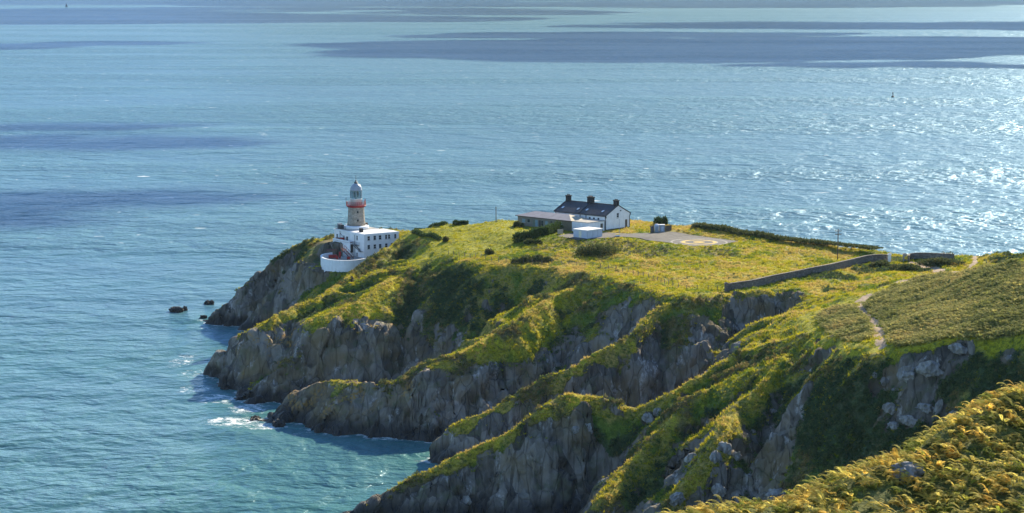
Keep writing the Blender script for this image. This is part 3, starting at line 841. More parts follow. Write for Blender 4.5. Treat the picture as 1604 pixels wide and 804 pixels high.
bush(1043, 353, 14, 15, 'taller rounded green bush behind the grey cabinets, right of two', 7, M_HEDGE)
bush(700, 379, 14, 8, 'small dark bush at the left edge of the lawn', 8)
bush(1385, 420, 36, 11, 'dark bush on the bank below the curved stone wall', 9)
bush(1420, 426, 46, 11, 'dark bush spreading down the bank before the gateway', 10)
bush(1478, 416, 56, 12, 'dark bush bank in front of the straight stone wall', 12)
bush(835, 383, 22, 8, 'low bush growing at the foot of the clipped hedge', 15)
def hedge(name, l, hgt, wid, label, seed, n, leaf=.17):
    q = hits(l); e = new_empty(name, tuple(q[0]))
    lumps = []; r = random.Random(seed)
    for a, b in zip(q[:-1], q[1:]):
        L = np.linalg.norm(b - a); m = max(2, int(L / .7))
        for j in range(m):
            c = a + (b - a) * (j + .5) / m - q[0]
            g = float(zat(c[0] + q[0][0], c[1] + q[0][1])) - q[0][2]
            lumps.append(((c[0], c[1], max(g, -9) + hgt * .5), (wid * r.uniform(.8, 1.1), wid * r.uniform(.8, 1.1), hgt * .5 * r.uniform(.75, 1.2))))
    T = foliage_mesh('foliage', [((c[0], c[1], c[2]), s) for c, s in lumps], n, leaf, M_HEDGE if hgt != 1.15 else M_BUSH, seed)
    child('foliage', T, e); child('stem', stems_mesh('stem', .6, hgt, 5, seed), e)
    tag(e, label, 'hedge')
    return e
hedge('hedge', [(806, 381), (830, 376), (855, 369), (876, 362)], 2.4, .9, 'thick clipped dark hedge in front of the long low building', 21, 9000, .26)
hedge('hedge', [(652, 358.5), (690, 354.5), (728, 351.5)], 1.0, .7, 'thin hedge along the back edge of the lawn by the lighthouse', 22, 3500, .24)
hedge('hedge', [(712, 352.5), (722, 352), (732, 351.5)], 1.1, .8, 'short taller hedge clump at the back of the lawn', 23, 1600, .24)
hedge('hedge', [(648, 366), (668, 372), (688, 377)], 1.1, .8, 'dark hedge running down the left edge of the lawn', 24, 3500, .24)
hedge('hedge', [(1090, 357), (1130, 361), (1190, 371), (1250, 381), (1310, 389), (1370, 397)], 1.15, 1.7, 'long dark hedgebank along the far edge of the field', 25, 12000, .36)
# ------------------------------------------------------------------ building materials
def simple_mat(name, col, rough=.7, spec=.3, var=.12, scale=1.5, bump=0.0, metallic=0.0, stain=None):
    k = NT(name)
    pos = k.n('NewGeometry').outputs['Position']
    nz = k.noise(pos, scale, 5, .6)
    c = scale_col(k, col, k.ramp(nz, .3, .7, 1 - var, 1 + var))
    if stain:
        st = k.noise(k.mapping(pos, (0, 0, .5), (1.1, 1.1, .22)), 1.0, 5, .65)
        c = k.mix(k.math('MULTIPLY', k.ramp(st, .5, .72), .55), c, stain)
    nr = k.bump(nz, bump) if bump else None
    return k.done(k.bsdf(c, rough, spec, nr, Metallic=metallic))
def stone_mat(name, c1, c2, sx, sz, mortar=(.20, .19, .17)):
    k = NT(name)
    pos = k.n('NewGeometry').outputs['Position']
    vo = k.vor(k.mapping(pos, (0, 0, 0), (sx, sx, sz)), 1.0)
    ed = k.vor(k.mapping(pos, (0, 0, 0), (sx, sx, sz)), 1.0, 'DISTANCE_TO_EDGE').outputs['Distance']
    c = k.mix(k.sep(vo.outputs['Color'])[0], c1, c2)
    c = scale_col(k, c, k.ramp(k.noise(pos, 2.5, 5), .3, .7, .75, 1.2))
    c = k.mix(k.ramp(ed, .02, .08, 1, 0), c, mortar)
    return k.done(k.bsdf(c, .9, .2, k.bump(k.ramp(ed, 0, .12), .06)))
WHITE = simple_mat('whitewash', (.78, .78, .78), .65, .3, .06, .8, stain=(.60, .60, .58))
ROOFWHITE = simple_mat('white_roof_felt', (.76, .75, .72), .6, .3, .08, .6, stain=(.55, .53, .5))
SLATE = simple_mat('dark_slate', (.050, .044, .048), .6, .35, .3, 2.2, .02, stain=(.075, .065, .06))
GREYROOF = simple_mat('pale_grey_roofing', (.29, .265, .27), .7, .3, .12, .7, .01, stain=(.2, .19, .19))
SUNLITHIP_BOARD = simple_mat('sunlit_hip_and_tan_board', (.40, .34, .25), .7, .3, .12, .9)  # sunlit tone painted on the hip end; plain tan on the notice board
BLACK = simple_mat('black_paint', (.028, .028, .030), .5, .4, .2)
SOOT = simple_mat('sooty_brick', (.040, .036, .036), .85, .2, .4, 4.0, .02)
GRANITE = stone_mat('granite_blocks', (.30, .255, .20), (.42, .37, .31), 1.1, 1.9, (.26, .23, .19))
RUBBLE = stone_mat('rubble_stone', (.14, .12, .10), (.25, .21, .175), 1.7, 2.6, (.12, .105, .09))
HARL = simple_mat('grey_pebble_dash', (.20, .185, .155), .9, .2, .2, 5.0, .02)
HARL2 = simple_mat('brown_pebble_dash', (.20, .17, .115), .9, .2, .2, 5.0, .02)
RED = simple_mat('red_paint', (.30, .02, .022), .5, .3, .12, 2.0)
RUST = simple_mat('rust_red_paint', (.17, .06, .045), .7, .3, .3, 3.0)
LEAD = simple_mat('grey_painted_metal', (.30, .33, .38), .4, .4, .06, 1.0)
BLUEGREY = simple_mat('blue_grey_shade_and_paint', (.47, .52, .60), .5, .4, .06, 1.0, stain=(.38, .42, .48))
PALEYEL = simple_mat('cream_door_paint', (.72, .68, .52), .5, .4, .05)
CONC = simple_mat('pale_concrete', (.36, .34, .31), .9, .2, .15, 1.2, .01)
BROWNWOOD = simple_mat('weathered_timber', (.12, .095, .075), .9, .2, .3, 3.0)
TIMBER = simple_mat('grey_fence_timber', (.16, .14, .125), .9, .2, .3, 3.0)
GREENY = simple_mat('dull_green_paint', (.14, .17, .13), .6, .3, .1)
ASPHALT = simple_mat('worn_asphalt', (.105, .098, .092), .9, .25, .22, .5, .01, stain=(.17, .155, .14))
WHITELINE = simple_mat('worn_white_paint', (.25, .23, .21), .8, .2, .3, 1.2)
YELLOWLINE = simple_mat('worn_yellow_paint', (.50, .34, .08), .8, .2, .3, 1.2)
YELLOW = simple_mat('yellow_paint', (.72, .48, .04), .5, .4, .1)
CHROME = simple_mat('dark_steel', (.10, .10, .11), .5, .5, .2, 2.0, metallic=.4)
def glass_mat(name, c, rough=.08):
    k = NT(name); return k.done(k.bsdf(c, rough, .6))
PANE = glass_mat('dark_window_glass', (.02, .026, .035))
PANEBLUE = glass_mat('pale_window_glass', (.20, .30, .36), .2)
k = NT('lantern_glass'); _g = k.n('BsdfGlass'); _g.inputs['Roughness'].default_value = 0.0; _g.inputs['IOR'].default_value = 1.05
_t = k.n('BsdfTransparent'); _t.inputs[0].default_value = (.80, .90, .88, 1); _m = k.n('MixShader'); _m.inputs[0].default_value = .15
k.t.links.new(_t.outputs[0], _m.inputs[1]); k.t.links.new(k.bsdf((.6, .7, .7), .05, .8), _m.inputs[2])
LANTERN = k.done(_m.outputs[0])
LENS = glass_mat('fresnel_lens', (.18, .26, .24), .1)

# ------------------------------------------------------------------ shapes
class MB:
    """collects simple shapes into one mesh"""
    def __init__(s): s.v, s.f = [], []
    def poly(s, vs, fs):
        b = len(s.v); s.v += [tuple(map(float, q)) for q in vs]; s.f += [tuple(b + i for i in f) for f in fs]; return s
    def box(s, x0, x1, y0, y1, z0, z1):
        return s.poly([(x0,y0,z0),(x1,y0,z0),(x1,y1,z0),(x0,y1,z0),(x0,y0,z1),(x1,y0,z1),(x1,y1,z1),(x0,y1,z1)],
                      [(0,3,2,1),(4,5,6,7),(0,1,5,4),(1,2,6,5),(2,3,7,6),(3,0,4,7)])
    def lathe(s, prof, n=24, cx=0, cy=0):
        b = len(s.v)
        for r, z in prof: s.v += [(cx + r * math.cos(6.28318 * i / n), cy + r * math.sin(6.28318 * i / n), z) for i in range(n)]
        for j in range(len(prof) - 1):
            for i in range(n): s.f.append((b + j*n + i, b + j*n + (i+1) % n, b + (j+1)*n + (i+1) % n, b + (j+1)*n + i))
        s.f.append(tuple(b + i for i in reversed(range(n)))); m = b + (len(prof) - 1) * n; s.f.append(tuple(m + i for i in range(n)))
        return s
    def bar(s, a, b, w, n=6):
        a, b = Vector(a), Vector(b); d = (b - a).normalized(); u = d.orthogonal().normalized(); v = d.cross(u)
        k = len(s.v)
        for c in (a, b): s.v += [tuple(c + (u * math.cos(6.28318 * i / n) + v * math.sin(6.28318 * i / n)) * w) for i in range(n)]
        for i in range(n): s.f.append((k + i, k + (i + 1) % n, k + n + (i + 1) % n, k + n + i))
        s.f.append(tuple(k + i for i in reversed(range(n)))); s.f.append(tuple(k + n + i for i in range(n)))
        return s
    def build(s, name, mat, parent=None, loc=None, smooth=False):
        me = bpy.data.meshes.new(name); me.from_pydata(s.v, [], s.f); me.update()
        if smooth:
            me.polygons.foreach_set('use_smooth', [len(p.vertices) == 4 for p in me.polygons])
        me.materials.append(mat)
        o = bpy.data.objects.new(name, me); COL.objects.link(o)
        if parent: o.parent = parent
        if loc is not None: o.location = loc
        return o
def window(parent, face, t, z, w, h, at=0.0, frame=None, glass=None, name='window', sill=True, bars=True):
    """a framed window on the wall plane; face 'y' looks along -y, face 'x' along -x; t is the place along the wall"""
    frame = frame or WHITE; glass = glass or PANE
    def bx(m, a0, a1, d0, d1, z0, z1):
        return m.box(t + a0, t + a1, at + d0, at + d1, z + z0, z + z1) if face == 'y' else m.box(at + d0, at + d1, t + a0, t + a1, z + z0, z + z1)
    m = MB(); b = .07
    bx(m, -w/2, -w/2 + b, -.05, .04, 0, h); bx(m, w/2 - b, w/2, -.05, .04, 0, h)
    bx(m, -w/2 + b, w/2 - b, -.05, .04, 0, b); bx(m, -w/2 + b, w/2 - b, -.05, .04, h - b, h)
    o = m.build(name, frame, parent)
    g = MB(); bx(g, -w/2 + b, w/2 - b, -.012, .03, b, h - b); g.build('pane', glass, o)
    if bars:
        g = MB(); bx(g, -w/2 + b, w/2 - b, -.035, -.014, h * .5 - .025, h * .5 + .025); g.build('glazing_bar', frame, o)
    if sill:
        g = MB(); bx(g, -w/2 - .08, w/2 + .08, -.12, .03, -.10, -.003); g.build('sill', CONC, o)
    return o
def door(parent, face, t, z, w, h, at, mat, handle=True):
    def bx(m, a0, a1, d0, d1, z0, z1):
        return m.box(t + a0, t + a1, at + d0, at + d1, z + z0, z + z1) if face == 'y' else m.box(at + d0, at + d1, t + a0, t + a1, z + z0, z + z1)
    o = bx(MB(), -w/2, w/2, -.05, .05, 0, h).build('door', mat, parent)
    if handle: bx(MB(), w/2 - .16, w/2 - .08, -.09, -.052, h * .48, h * .52).build('handle', CHROME, o)
    return o

# ------------------------------------------------------------------ lighthouse and its keepers' block
LR = math.atan2(.59, .807)
kb = new_empty('keepers_block', tuple(LHC), LR)
tag(kb, 'white two-storey flat-roofed block with rows of windows beside the lighthouse', 'building')
KL, KW, KH = 12.5, 8.9, 7.25
MB().box(0, KL, 0, KW, -4.0, KH - .55).build('wall', WHITE, kb)
MB().box(-.12, KL + .12, -.12, KW + .12, KH - .55, KH).build('parapet', WHITE, kb)
MB().box(.10, KL - .10, .10, KW - .10, KH, KH + .06).build('roof', ROOFWHITE, kb)
MB().box(1.6, 2.6, 4.6, 5.5, KH + .06, KH + 1.25).build('chimney', SOOT, kb)
for t in (1.6, 3.77, 5.7, 7.88, 8.95, 11.2): window(kb, 'y', t, KH - 2.0, 1.0 if t < 7 else .85, 1.35, 0)
for t in (1.6, 3.77, 5.7, 7.9, 10): window(kb, 'y', t, KH - 4.65, 1.0, 1.35, 0)
window(kb, 'x', 4.0, KH - 2.1, .9, 1.35, 0); window(kb, 'x', 4.1, .2, .9, 1.1, 0); window(kb, 'x', 6.9, .2, .9, 1.0, 0)
m = MB()
m.bar((-.12, 5.2, -.5), (-.12, 5.2, KH - .6), .07); m.build('downpipe', BLACK, kb)
# outside iron stair on the left face
st = MB(); st.box(-1.25, -.02, 2.6, 5.0, 3.6, 3.68); s1 = st.build('landing', CHROME, kb)
for j, (y0, z0) in enumerate(((2.6, 3.68), (5.0, 3.68))):
    g = MB()
    for i in range(4): g.bar((-1.2, y0, z0 + .3 * i), (-.05, y0, z0 + .3 * i), .035)
    g.bar((-1.2, y0, z0), (-1.2, y0, z0 + 1.0), .035); g.build('railing', CHROME, s1)
g = MB()
for i in range(4): g.bar((-1.2, 2.6, 3.68 + .3 * i + .05), (-1.2, 5.0, 3.68 + .3 * i + .05), .035)
g.build('railing', CHROME, s1)
g = MB(); g.bar((-1.0, 5.0, 3.6), (-.6, 1.4, 1.9), .09); g.bar((-.25, 5.0, 3.6), (-.25, 1.4, 1.9), .09)
for i in range(7):
    q = i / 6; g.box(-1.0, -.2, 5.0 - 3.6 * q - .14, 5.0 - 3.6 * q + .14, 3.55 - 1.7 * q, 3.60 - 1.7 * q)
g.build('stair_flight', CHROME, kb)
MB().box(-1.25, -.02, .4, 1.6, 1.85, 1.92).build('landing', CHROME, kb)
g = MB()
for i in range(5): g.bar((-1.15, .4 + .3 * i, 1.92), (-1.15, .4 + .3 * i, 2.9), .03)
g.bar((-1.15, .4, 2.9), (-1.15, 1.6, 2.9), .04); g.build('railing', CHROME, kb)

# base building: near corner at the block's rear left corner
bbp = kb.matrix_basis
BB = LHC + np.array([-.59, .807, 0]) * 9.05 + np.array([0, 0, 7.4])
bb = new_empty('base_building', (BB[0], BB[1], 24.4), LR)
tag(bb, 'white flat-roofed building with railed roof around the lighthouse foot', 'building')
BH = 28.9 - 24.4
MB().box(0, 10.9, 0, 8.3, -4.5, BH - .35).build('wall', WHITE, bb)
MB().box(-.15, 11.05, -.15, 8.45, BH - .35, BH).build('parapet', WHITE, bb)
MB().box(.1, 10.8, .1, 8.2, BH, BH + .05).build('roof', CONC, bb)
window(bb, 'x', 6.6, 1.5, .9, 1.5, 0); window(bb, 'x', 2.6, 1.5, .8, 1.4, 0)
door(bb, 'x', .75, .5, .9, 2.2, 0, BLACK)
m = MB(); m.bar((-.1, 4.8, -1.0), (-.1, 4.8, BH - .4), .07); m.build('downpipe', BLACK, bb)
m = MB(); m.bar((-.1, 3.2, 2.5), (-.1, 4.8, 3.5), .06); m.build('downpipe', BLACK, bb)
m = MB()
for i in range(7): m.bar((.3, 2.2 + i * 1.0, BH + .05), (.3, 2.2 + i * 1.0, BH + 1.15), .045)
m.bar((.3, 2.2, BH + 1.15), (.3, 8.2, BH + 1.15), .05); m.bar((.3, 2.2, BH + .65), (.3, 8.2, BH + .65), .04)
m.build('railing', CHROME, bb)
MB().box(.5, 1.7, 5.4, 6.9, BH + .05, BH + 1.3).build('roof_cabinet', BLACK, bb)
MB().box(.9, 2.2, 7.2, 8.1, BH + .05, BH + 1.6).build('roof_cabinet', LEAD, bb)
MB().box(9.3, 10.6, 5.6, 7.0, BH + .05, BH + 1.3).build('roof_cabinet', BROWNWOOD, bb)
m = MB(); m.bar((10.2, 7.4, BH + .05), (10.2, 7.4, BH + 2.1), .12); m.build('flue', SOOT, bb)
m = MB(); m.bar((9.5, 7.6, BH + .05), (9.5, 7.6, BH + 1.9), .10); m.build('flue', SOOT, bb)

TB = BB + np.array([.807, .59, 0]) * 5.45 + np.array([-.59, .807, 0]) * 4.15
lh = new_empty('lighthouse', (TB[0], TB[1], 28.96), LR)
tag(lh, 'granite lighthouse with red gallery, glazed lantern and grey dome', 'lighthouse')
Z0 = 28.96
MB().lathe([(3.9, 0), (3.9, .75), (3.7, .85), (3.2, 1.0)], 32).build('plinth', WHITE, lh, smooth=True)
MB().lathe([(2.86, 1.0), (2.72, 2.2), (2.60, 3.6), (2.50, 5.2), (2.46, 6.4), (2.55, 6.62)], 40).build('tower', GRANITE, lh, smooth=True)
for a, z in ((-1.95, 4.9), (-1.95, 2.3)):
    r = 2.62 if z < 4 else 2.50
    o = new_mesh = MB().box(-.32, .32, -.16, .10, 0, .85).build('window', CONC, lh, (r * math.cos(a), r * math.sin(a), z)); o.rotation_euler = (0, 0, a + math.pi / 2)
    MB().box(-.24, .24, -.20, -.165, .08, .77).build('pane', PANE, o)
MB().lathe([(2.5, 6.62), (2.85, 6.75), (3.05, 6.95), (3.08, 7.20), (3.0, 7.24)], 40).build('gallery', RED, lh, smooth=True)
rail = MB()
for z in (7.55, 7.9, 8.3):
    for i in range(32):
        a, b = 6.28318 * i / 32, 6.28318 * (i + 1) / 32
        rail.bar((3.0 * math.cos(a), 3.0 * math.sin(a), z), (3.0 * math.cos(b), 3.0 * math.sin(b), z), .045, 5)
for i in range(32):
    a = 6.28318 * i / 32; rail.bar((3.0 * math.cos(a), 3.0 * math.sin(a), 7.24), (3.0 * math.cos(a), 3.0 * math.sin(a), 8.3), .04, 5)
rail.build('gallery_railing', RED, lh)
m = MB(); m.bar((2.9, -.6, 7.2), (2.9, -.6, 9.0), .12); m.box(2.78, 3.02, -.72, -.48, 7.24, 8.6); m.build('signal_box', RED, lh)
m = MB(); m.bar((-2.7, 1.5, 7.24), (-2.7, 1.5, 9.6), .05); m.bar((-2.9, 1.5, 9.4), (-2.5, 1.5, 9.4), .05); m.build('aerial', CHROME, lh)
MB().lathe([(1.80, 7.22), (1.80, 9.1), (1.88, 9.12), (1.88, 9.22), (1.74, 9.24)], 32).build('lantern_base', WHITE, lh, smooth=True)
for i in range(12):
    a = 6.28318 * (i + .5) / 12
    b0, b1 = 6.28318 * i / 12 + .02, 6.28318 * (i + 1) / 12 - .02
    R = 1.74
    MB().poly([(R*math.cos(b0), R*math.sin(b0), 9.3), (R*math.cos(b1), R*math.sin(b1), 9.3), (R*math.cos(b1), R*math.sin(b1), 11.8), (R*math.cos(b0), R*math.sin(b0), 11.8),
               (.985*R*math.cos(b0), .985*R*math.sin(b0), 9.3), (.985*R*math.cos(b1), .985*R*math.sin(b1), 9.3), (.985*R*math.cos(b1), .985*R*math.sin(b1), 11.8), (.985*R*math.cos(b0), .985*R*math.sin(b0), 11.8)],
              [(0,1,2,3),(7,6,5,4),(0,4,5,1),(1,5,6,2),(2,6,7,3),(3,7,4,0)]).build('lantern_pane', LANTERN, lh)
for i in range(12):
    a = 6.28318 * i / 12; R = 1.78
    MB().bar((R*math.cos(a), R*math.sin(a), 9.22), (R*math.cos(a), R*math.sin(a), 11.86), .06).build('mullion', LEAD, lh)
MB().lathe([(.30, 9.2), (.30, 9.7), (.75, 9.75), (.95, 10.3), (.98, 10.8), (.85, 11.5), (.3, 11.7)], 20).build('lens', LENS, lh, smooth=True)
for s in (-1, 1):
    m = MB(); c = Vector((.55 * s * math.cos(-LR), .55 * s * math.sin(-LR), 0)); f = Vector((math.sin(-LR) * 1.05, -math.cos(-LR) * 1.05, 0)) 
    q = c + f; o = MB().box(-.42, .42, -.05, .05, 10.5, 11.4).build('lamp_panel', BLACK, lh, (q.x, q.y, 0)); o.rotation_euler = (0, 0, -LR)
prof = [(1.90, 11.8), (1.96, 11.9), (1.92, 12.02)] + [(1.86 * math.cos(t), 12.02 + 2.0 * math.sin(t)) for t in np.linspace(.08, 1.36, 9)]
MB().lathe(prof, 36).build('dome', LEAD, lh, smooth=True)
MB().lathe([(.40, 13.95), (.62, 14.1), (.62, 14.3), (.35, 14.45), (.22, 14.5), (.22, 14.6), (.30, 14.8), (.18, 14.95)], 16).build('vent_cowl', CHROME, lh, smooth=True)
m = MB(); m.bar((0, 0, 14.9), (0, 0, 16.4), .05); m.bar((-.35, 0, 15.5), (.35, 0, 15.5), .035); m.build('lightning_rod', CHROME, lh)

# walled yard in front and the raised terrace beside the block
def wall_strip(name, line, zb, zt, thick, mat, label, cat, cope=None, parent=None):
    q = [Vector(p) for p in line]; n = len(q)
    nor = []
    for i in range(n):
        d = (q[min(n - 1, i + 1)] - q[max(0, i - 1)]); d.z = 0; d.normalize(); nor.append(Vector((-d.y, d.x, 0)))
    def strip(lo, hi, t):
        m = MB()
        for i in range(n):
            b = zb[i] if hasattr(zb, '__len__') else zb; tp = zt[i] if hasattr(zt, '__len__') else zt
            z0, z1 = lo(b, tp), hi(b, tp)
            for s in (-1, 1):
                p = q[i] + nor[i] * s * t / 2
                m.v += [(p.x - q[0].x, p.y - q[0].y, z0), (p.x - q[0].x, p.y - q[0].y, z1)]
        for i in range(n - 1):
            a, b = 4 * i, 4 * i + 4
            m.f += [(a, b, b + 1, a + 1), (a + 2, a + 3, b + 3, b + 2), (a + 1, b + 1, b + 3, a + 3), (a, a + 2, b + 2, b)]
        m.f += [(0, 1, 3, 2), (4*n-4, 4*n-2, 4*n-1, 4*n-3)]
        return m
    e = new_empty(name, (q[0].x, q[0].y, 0))
    strip(lambda b, t: b, lambda b, t: t, thick).build('wall_body', mat, e)
    if cope: strip(lambda b, t: t + .002, lambda b, t: t + .14, thick + .12).build('coping', cope, e)
    tag(e, label, cat)
    return e
def smooth_line(l, n=6):
    q = np.array(l, float); out = []
    for i in range(len(q) - 1):
        p0, p1, p2, p3 = q[max(0, i-1)], q[i], q[i+1], q[min(len(q)-1, i+2)]
        for j in range(n):
            t = j / n
            out.append(.5 * ((2*p1) + (-p0+p2)*t + (2*p0-5*p1+4*p2-p3)*t*t + (-p0+3*p1-3*p2+p3)*t**3))
    out.append(q[-1]); return np.array(out)
yl = smooth_line([P(520, 396, 22.8), P(508, 398, 22.8), P(503.2, 401.2, 22.8), P(508, 404.8, 22.8), P(520, 407.2, 22.8), P(540, 408.4, 22.8), P(558, 407.4, 22.8), P(572, 405, 22.8)], 5)
wall_strip('yard_wall', yl, 17.5, 22.7, .4, WHITE, 'curved white retaining wall round the lower lighthouse yard', 'wall', WHITE)
fl = [P(520, 397, 22.8), P(507, 399, 22.8), P(504.5, 401.3, 22.8), P(509, 404, 22.8), P(521, 406.4, 22.8), P(540, 407.6, 22.8), P(557, 406.6, 22.8), P(570, 404.2, 22.8), LHC, LHC + np.array([-.59, .807, 0]) * 8]
cx = np.mean(fl, 0)
m = MB(); m.poly([(p[0] - cx[0], p[1] - cx[1], 0) for p in fl] + [(p[0] - cx[0], p[1] - cx[1], -.5) for p in fl], [tuple(range(len(fl)))] + [tuple(reversed(range(len(fl), 2 * len(fl))))] + [(i, i + len(fl), (i + 1) % len(fl) + len(fl), (i + 1) % len(fl)) for i in range(len(fl))])
tag(m.build('yard_floor', CONC, None, (cx[0], cx[1], 21.5)), 'pale concrete floor of the lower yard', kind='structure')
# terrace block left of the keepers' block
te = new_empty('terrace', (BB[0], BB[1], 21.0), LR)
tag(te, 'raised white terrace wall with brown deck below the base building', 'terrace')
MB().box(-1.5, -.16, -3.2, 6.8, -3, 4.6).build('retaining_wall', WHITE, te)
MB().box(-1.4, -.18, -3.1, 6.7, 4.6, 4.68).build('deck', RUST, te)
MB().box(-1.5, -1.3, -3.2, 6.8, 4.68, 5.2).build('parapet', WHITE, te)
door(te, 'y', -.8, 1.6, .9, 2.6, -3.2, BLACK)
def local(e, v): return e.matrix_basis @ Vector(v)
# the stair from yard to terrace
sp0 = P(551, 404.6, 21.6); sp1 = P(537, 389.5, 25.4)
sd = Vector(sp1) - Vector(sp0)
sc = new_empty('yard_staircase', tuple(sp0)); tag(sc, 'rust-red staircase climbing from the yard to the terrace', 'staircase')
h_ = Vector((sd.x, sd.y, 0)); L_ = h_.length; h_.normalize(); n_ = Vector((-h_.y, h_.x, 0))
for s in (-.6, .6):
    MB().bar(n_ * s, sd + n_ * s, .12, 4).build('stringer', RUST, sc)
    g = MB(); g.bar(n_ * s + Vector((0, 0, 1)), sd + n_ * s + Vector((0, 0, 1)), .06)
    for i in range(6): g.bar(sd * (i / 5) + n_ * s, sd * (i / 5) + n_ * s + Vector((0, 0, 1)), .05)
    g.build('handrail', RUST, sc)
tread = None
for i in range(12):
    c = sd * ((i + .5) / 12)
    m = MB(); a = n_ * .58; b = h_ * .16
    m.poly([tuple(-a - b), tuple(a - b), tuple(a + b), tuple(-a + b)] + [tuple(q + Vector((0, 0, .06))) for q in (-a - b, a - b, a + b, -a + b)], [(3,2,1,0),(4,5,6,7),(0,1,5,4),(1,2,6,5),(2,3,7,6),(3,0,4,7)])
    m.build('tread', RUST, sc, c)
def tank(name, loc, rz, lx, ly, lz, mat, label, cat, lid=None, group=None):
    e = new_empty(name, loc, rz)
    MB().box(-lx/2, lx/2, -ly/2, ly/2, .12, lz).build('body', mat, e)
    MB().box(-lx/2 - .06, lx/2 + .06, -ly/2 - .06, ly/2 + .06, lz + .002, lz + .12).build('lid', lid or mat, e)
    for sx_ in (-1, 1): MB().box(sx_*lx*.38 - .1, sx_*lx*.38 + .1, -ly/2, ly/2, 0, .118).build('skid', BLACK, e)
    tag(e, label, cat, group); return e
def yp(px, py, z=21.5): return tuple(P(px, py, z))
tank('red_container', yp(521, 404.8), .15, 2.4, 1.0, .95, RED, 'long red storage box in the lower lighthouse yard', 'box')
tank('red_locker', yp(532.5, 405), .15, .6, .6, 1.9, RED, 'tall red locker beside the long red box in the yard', 'locker')
tank('red_locker', yp(528, 406.3), .2, .7, .6, .9, RED, 'short red locker near the yard wall', 'locker')
tank('red_locker', yp(546, 406.6), .2, 1.0, .6, .7, RED, 'low red chest at the foot of the rust-red stairs', 'chest')
tank('brown_shed', yp(519.5, 401.2), .15, 3.0, 1.5, 1.9, BROWNWOOD, 'small brown shed behind the long red box', 'shed', RUST)
q = local(te, (-.75, 2.4, 4.69)); tank('red_winch', tuple(q), LR, .8, 1.0, .9, RED, 'red winch housing on the terrace deck', 'winch')
q = local(te, (-.75, 5.0, 4.69)); tank('deck_box', tuple(q), LR, .8, 1.4, .6, RUST, 'low rust-brown box on the terrace deck', 'box')

# ------------------------------------------------------------------ cottages, annex, low building, hut
CR = math.radians(47)
ct = new_empty('cottage_row', tuple(C0), CR)
tag(ct, 'white two-storey cottage row with dark slate roof and three chimneys', 'cottage')
CW, CLn, CE, CA = 10.4, 19.8, 4.25, 6.75
m = MB(); m.poly([(0,0,-.5),(CW,0,-.5),(CW,0,CE),(CW/2,0,CA),(0,0,CE),(0,CLn,-.5),(CW,CLn,-.5),(CW,CLn,CE),(CW/2,CLn,CA),(0,CLn,CE)],
                 [(0,1,2,3,4),(9,8,7,6,5),(0,4,9,5),(1,6,7,2),(4,3,8,9),(3,2,7,8),(0,5,6,1)])
m.build('wall', WHITE, ct)
MB().box(-.03, CW + .03, -.03, CLn + .03, -.5, .28).build('plinth', BLACK, ct)
sl = (CA - CE) / (CW / 2)
def slope_slab(m, side, y0, y1, over, t0, t1):
    xe, xr = (-over, CW / 2) if side < 0 else (CW + over, CW / 2)
    ze, zr = CE - over * sl, CA
    m.poly([(xe,y0,ze+t0),(xr,y0,zr+t0),(xr,y1,zr+t0),(xe,y1,ze+t0),(xe,y0,ze+t1),(xr,y0,zr+t1),(xr,y1,zr+t1),(xe,y1,ze+t1)],
           [(0,3,2,1),(4,5,6,7),(0,1,5,4),(1,2,6,5),(2,3,7,6),(3,0,4,7)] if side < 0 else [(0,1,2,3),(7,6,5,4),(4,5,1,0),(5,6,2,1),(6,7,3,2),(7,4,0,3)])
    return m
rf = slope_slab(slope_slab(MB(), -1, .28, CLn - .28, .35, .02, .18), 1, .28, CLn - .28, .35, .02, .18).build('roof', SLATE, ct)
slope_slab(slope_slab(MB(), -1, -.10, .276, .42, .01, .30), 1, -.10, .276, .42, .01, .30).build('barge_coping', BLACK, ct)
slope_slab(slope_slab(MB(), -1, CLn - .276, CLn + .1, .42, .01, .30), 1, CLn - .276, CLn + .1, .42, .01, .30).build('barge_coping', BLACK, ct)
slope_slab(slope_slab(MB(), -1, 10.2, 10.6, .34, .182, .34), 1, 10.2, 10.6, .34, .182, .34).build('party_wall_coping', BLACK, rf)
MB().box(CW/2 - .12, CW/2 + .12, .30, 10.19, CA + .182, CA + .26).build('ridge_tiles', BLACK, rf)
MB().box(CW/2 - .12, CW/2 + .12, 10.61, CLn - .30, CA + .182, CA + .26).build('ridge_tiles', BLACK, rf)
for y, w, h, np_ in ((.75, 1.25, 1.35, 3), (10.4, 1.9, 1.65, 4), (CLn - .75, 1.25, 1.5, 3)):
    c = MB().box(CW/2 - .55, CW/2 + .55, y - w/2, y + w/2, CA - .6, CA + h).build('chimney', SOOT, rf)
    MB().box(CW/2 - .68, CW/2 + .68, y - w/2 - .13, y + w/2 + .13, CA + h, CA + h + .22).build('chimney_cap', SOOT, rf)
    for i in range(np_):
        yy = y + (i - (np_ - 1) / 2) * w / np_
        MB().lathe([(.15, CA + h + .22), (.12, CA + h + .55)], 8, CW/2, yy).build('chimney_pot', RUST if np_ == 4 and i in (1, 2) else BLACK, rf)
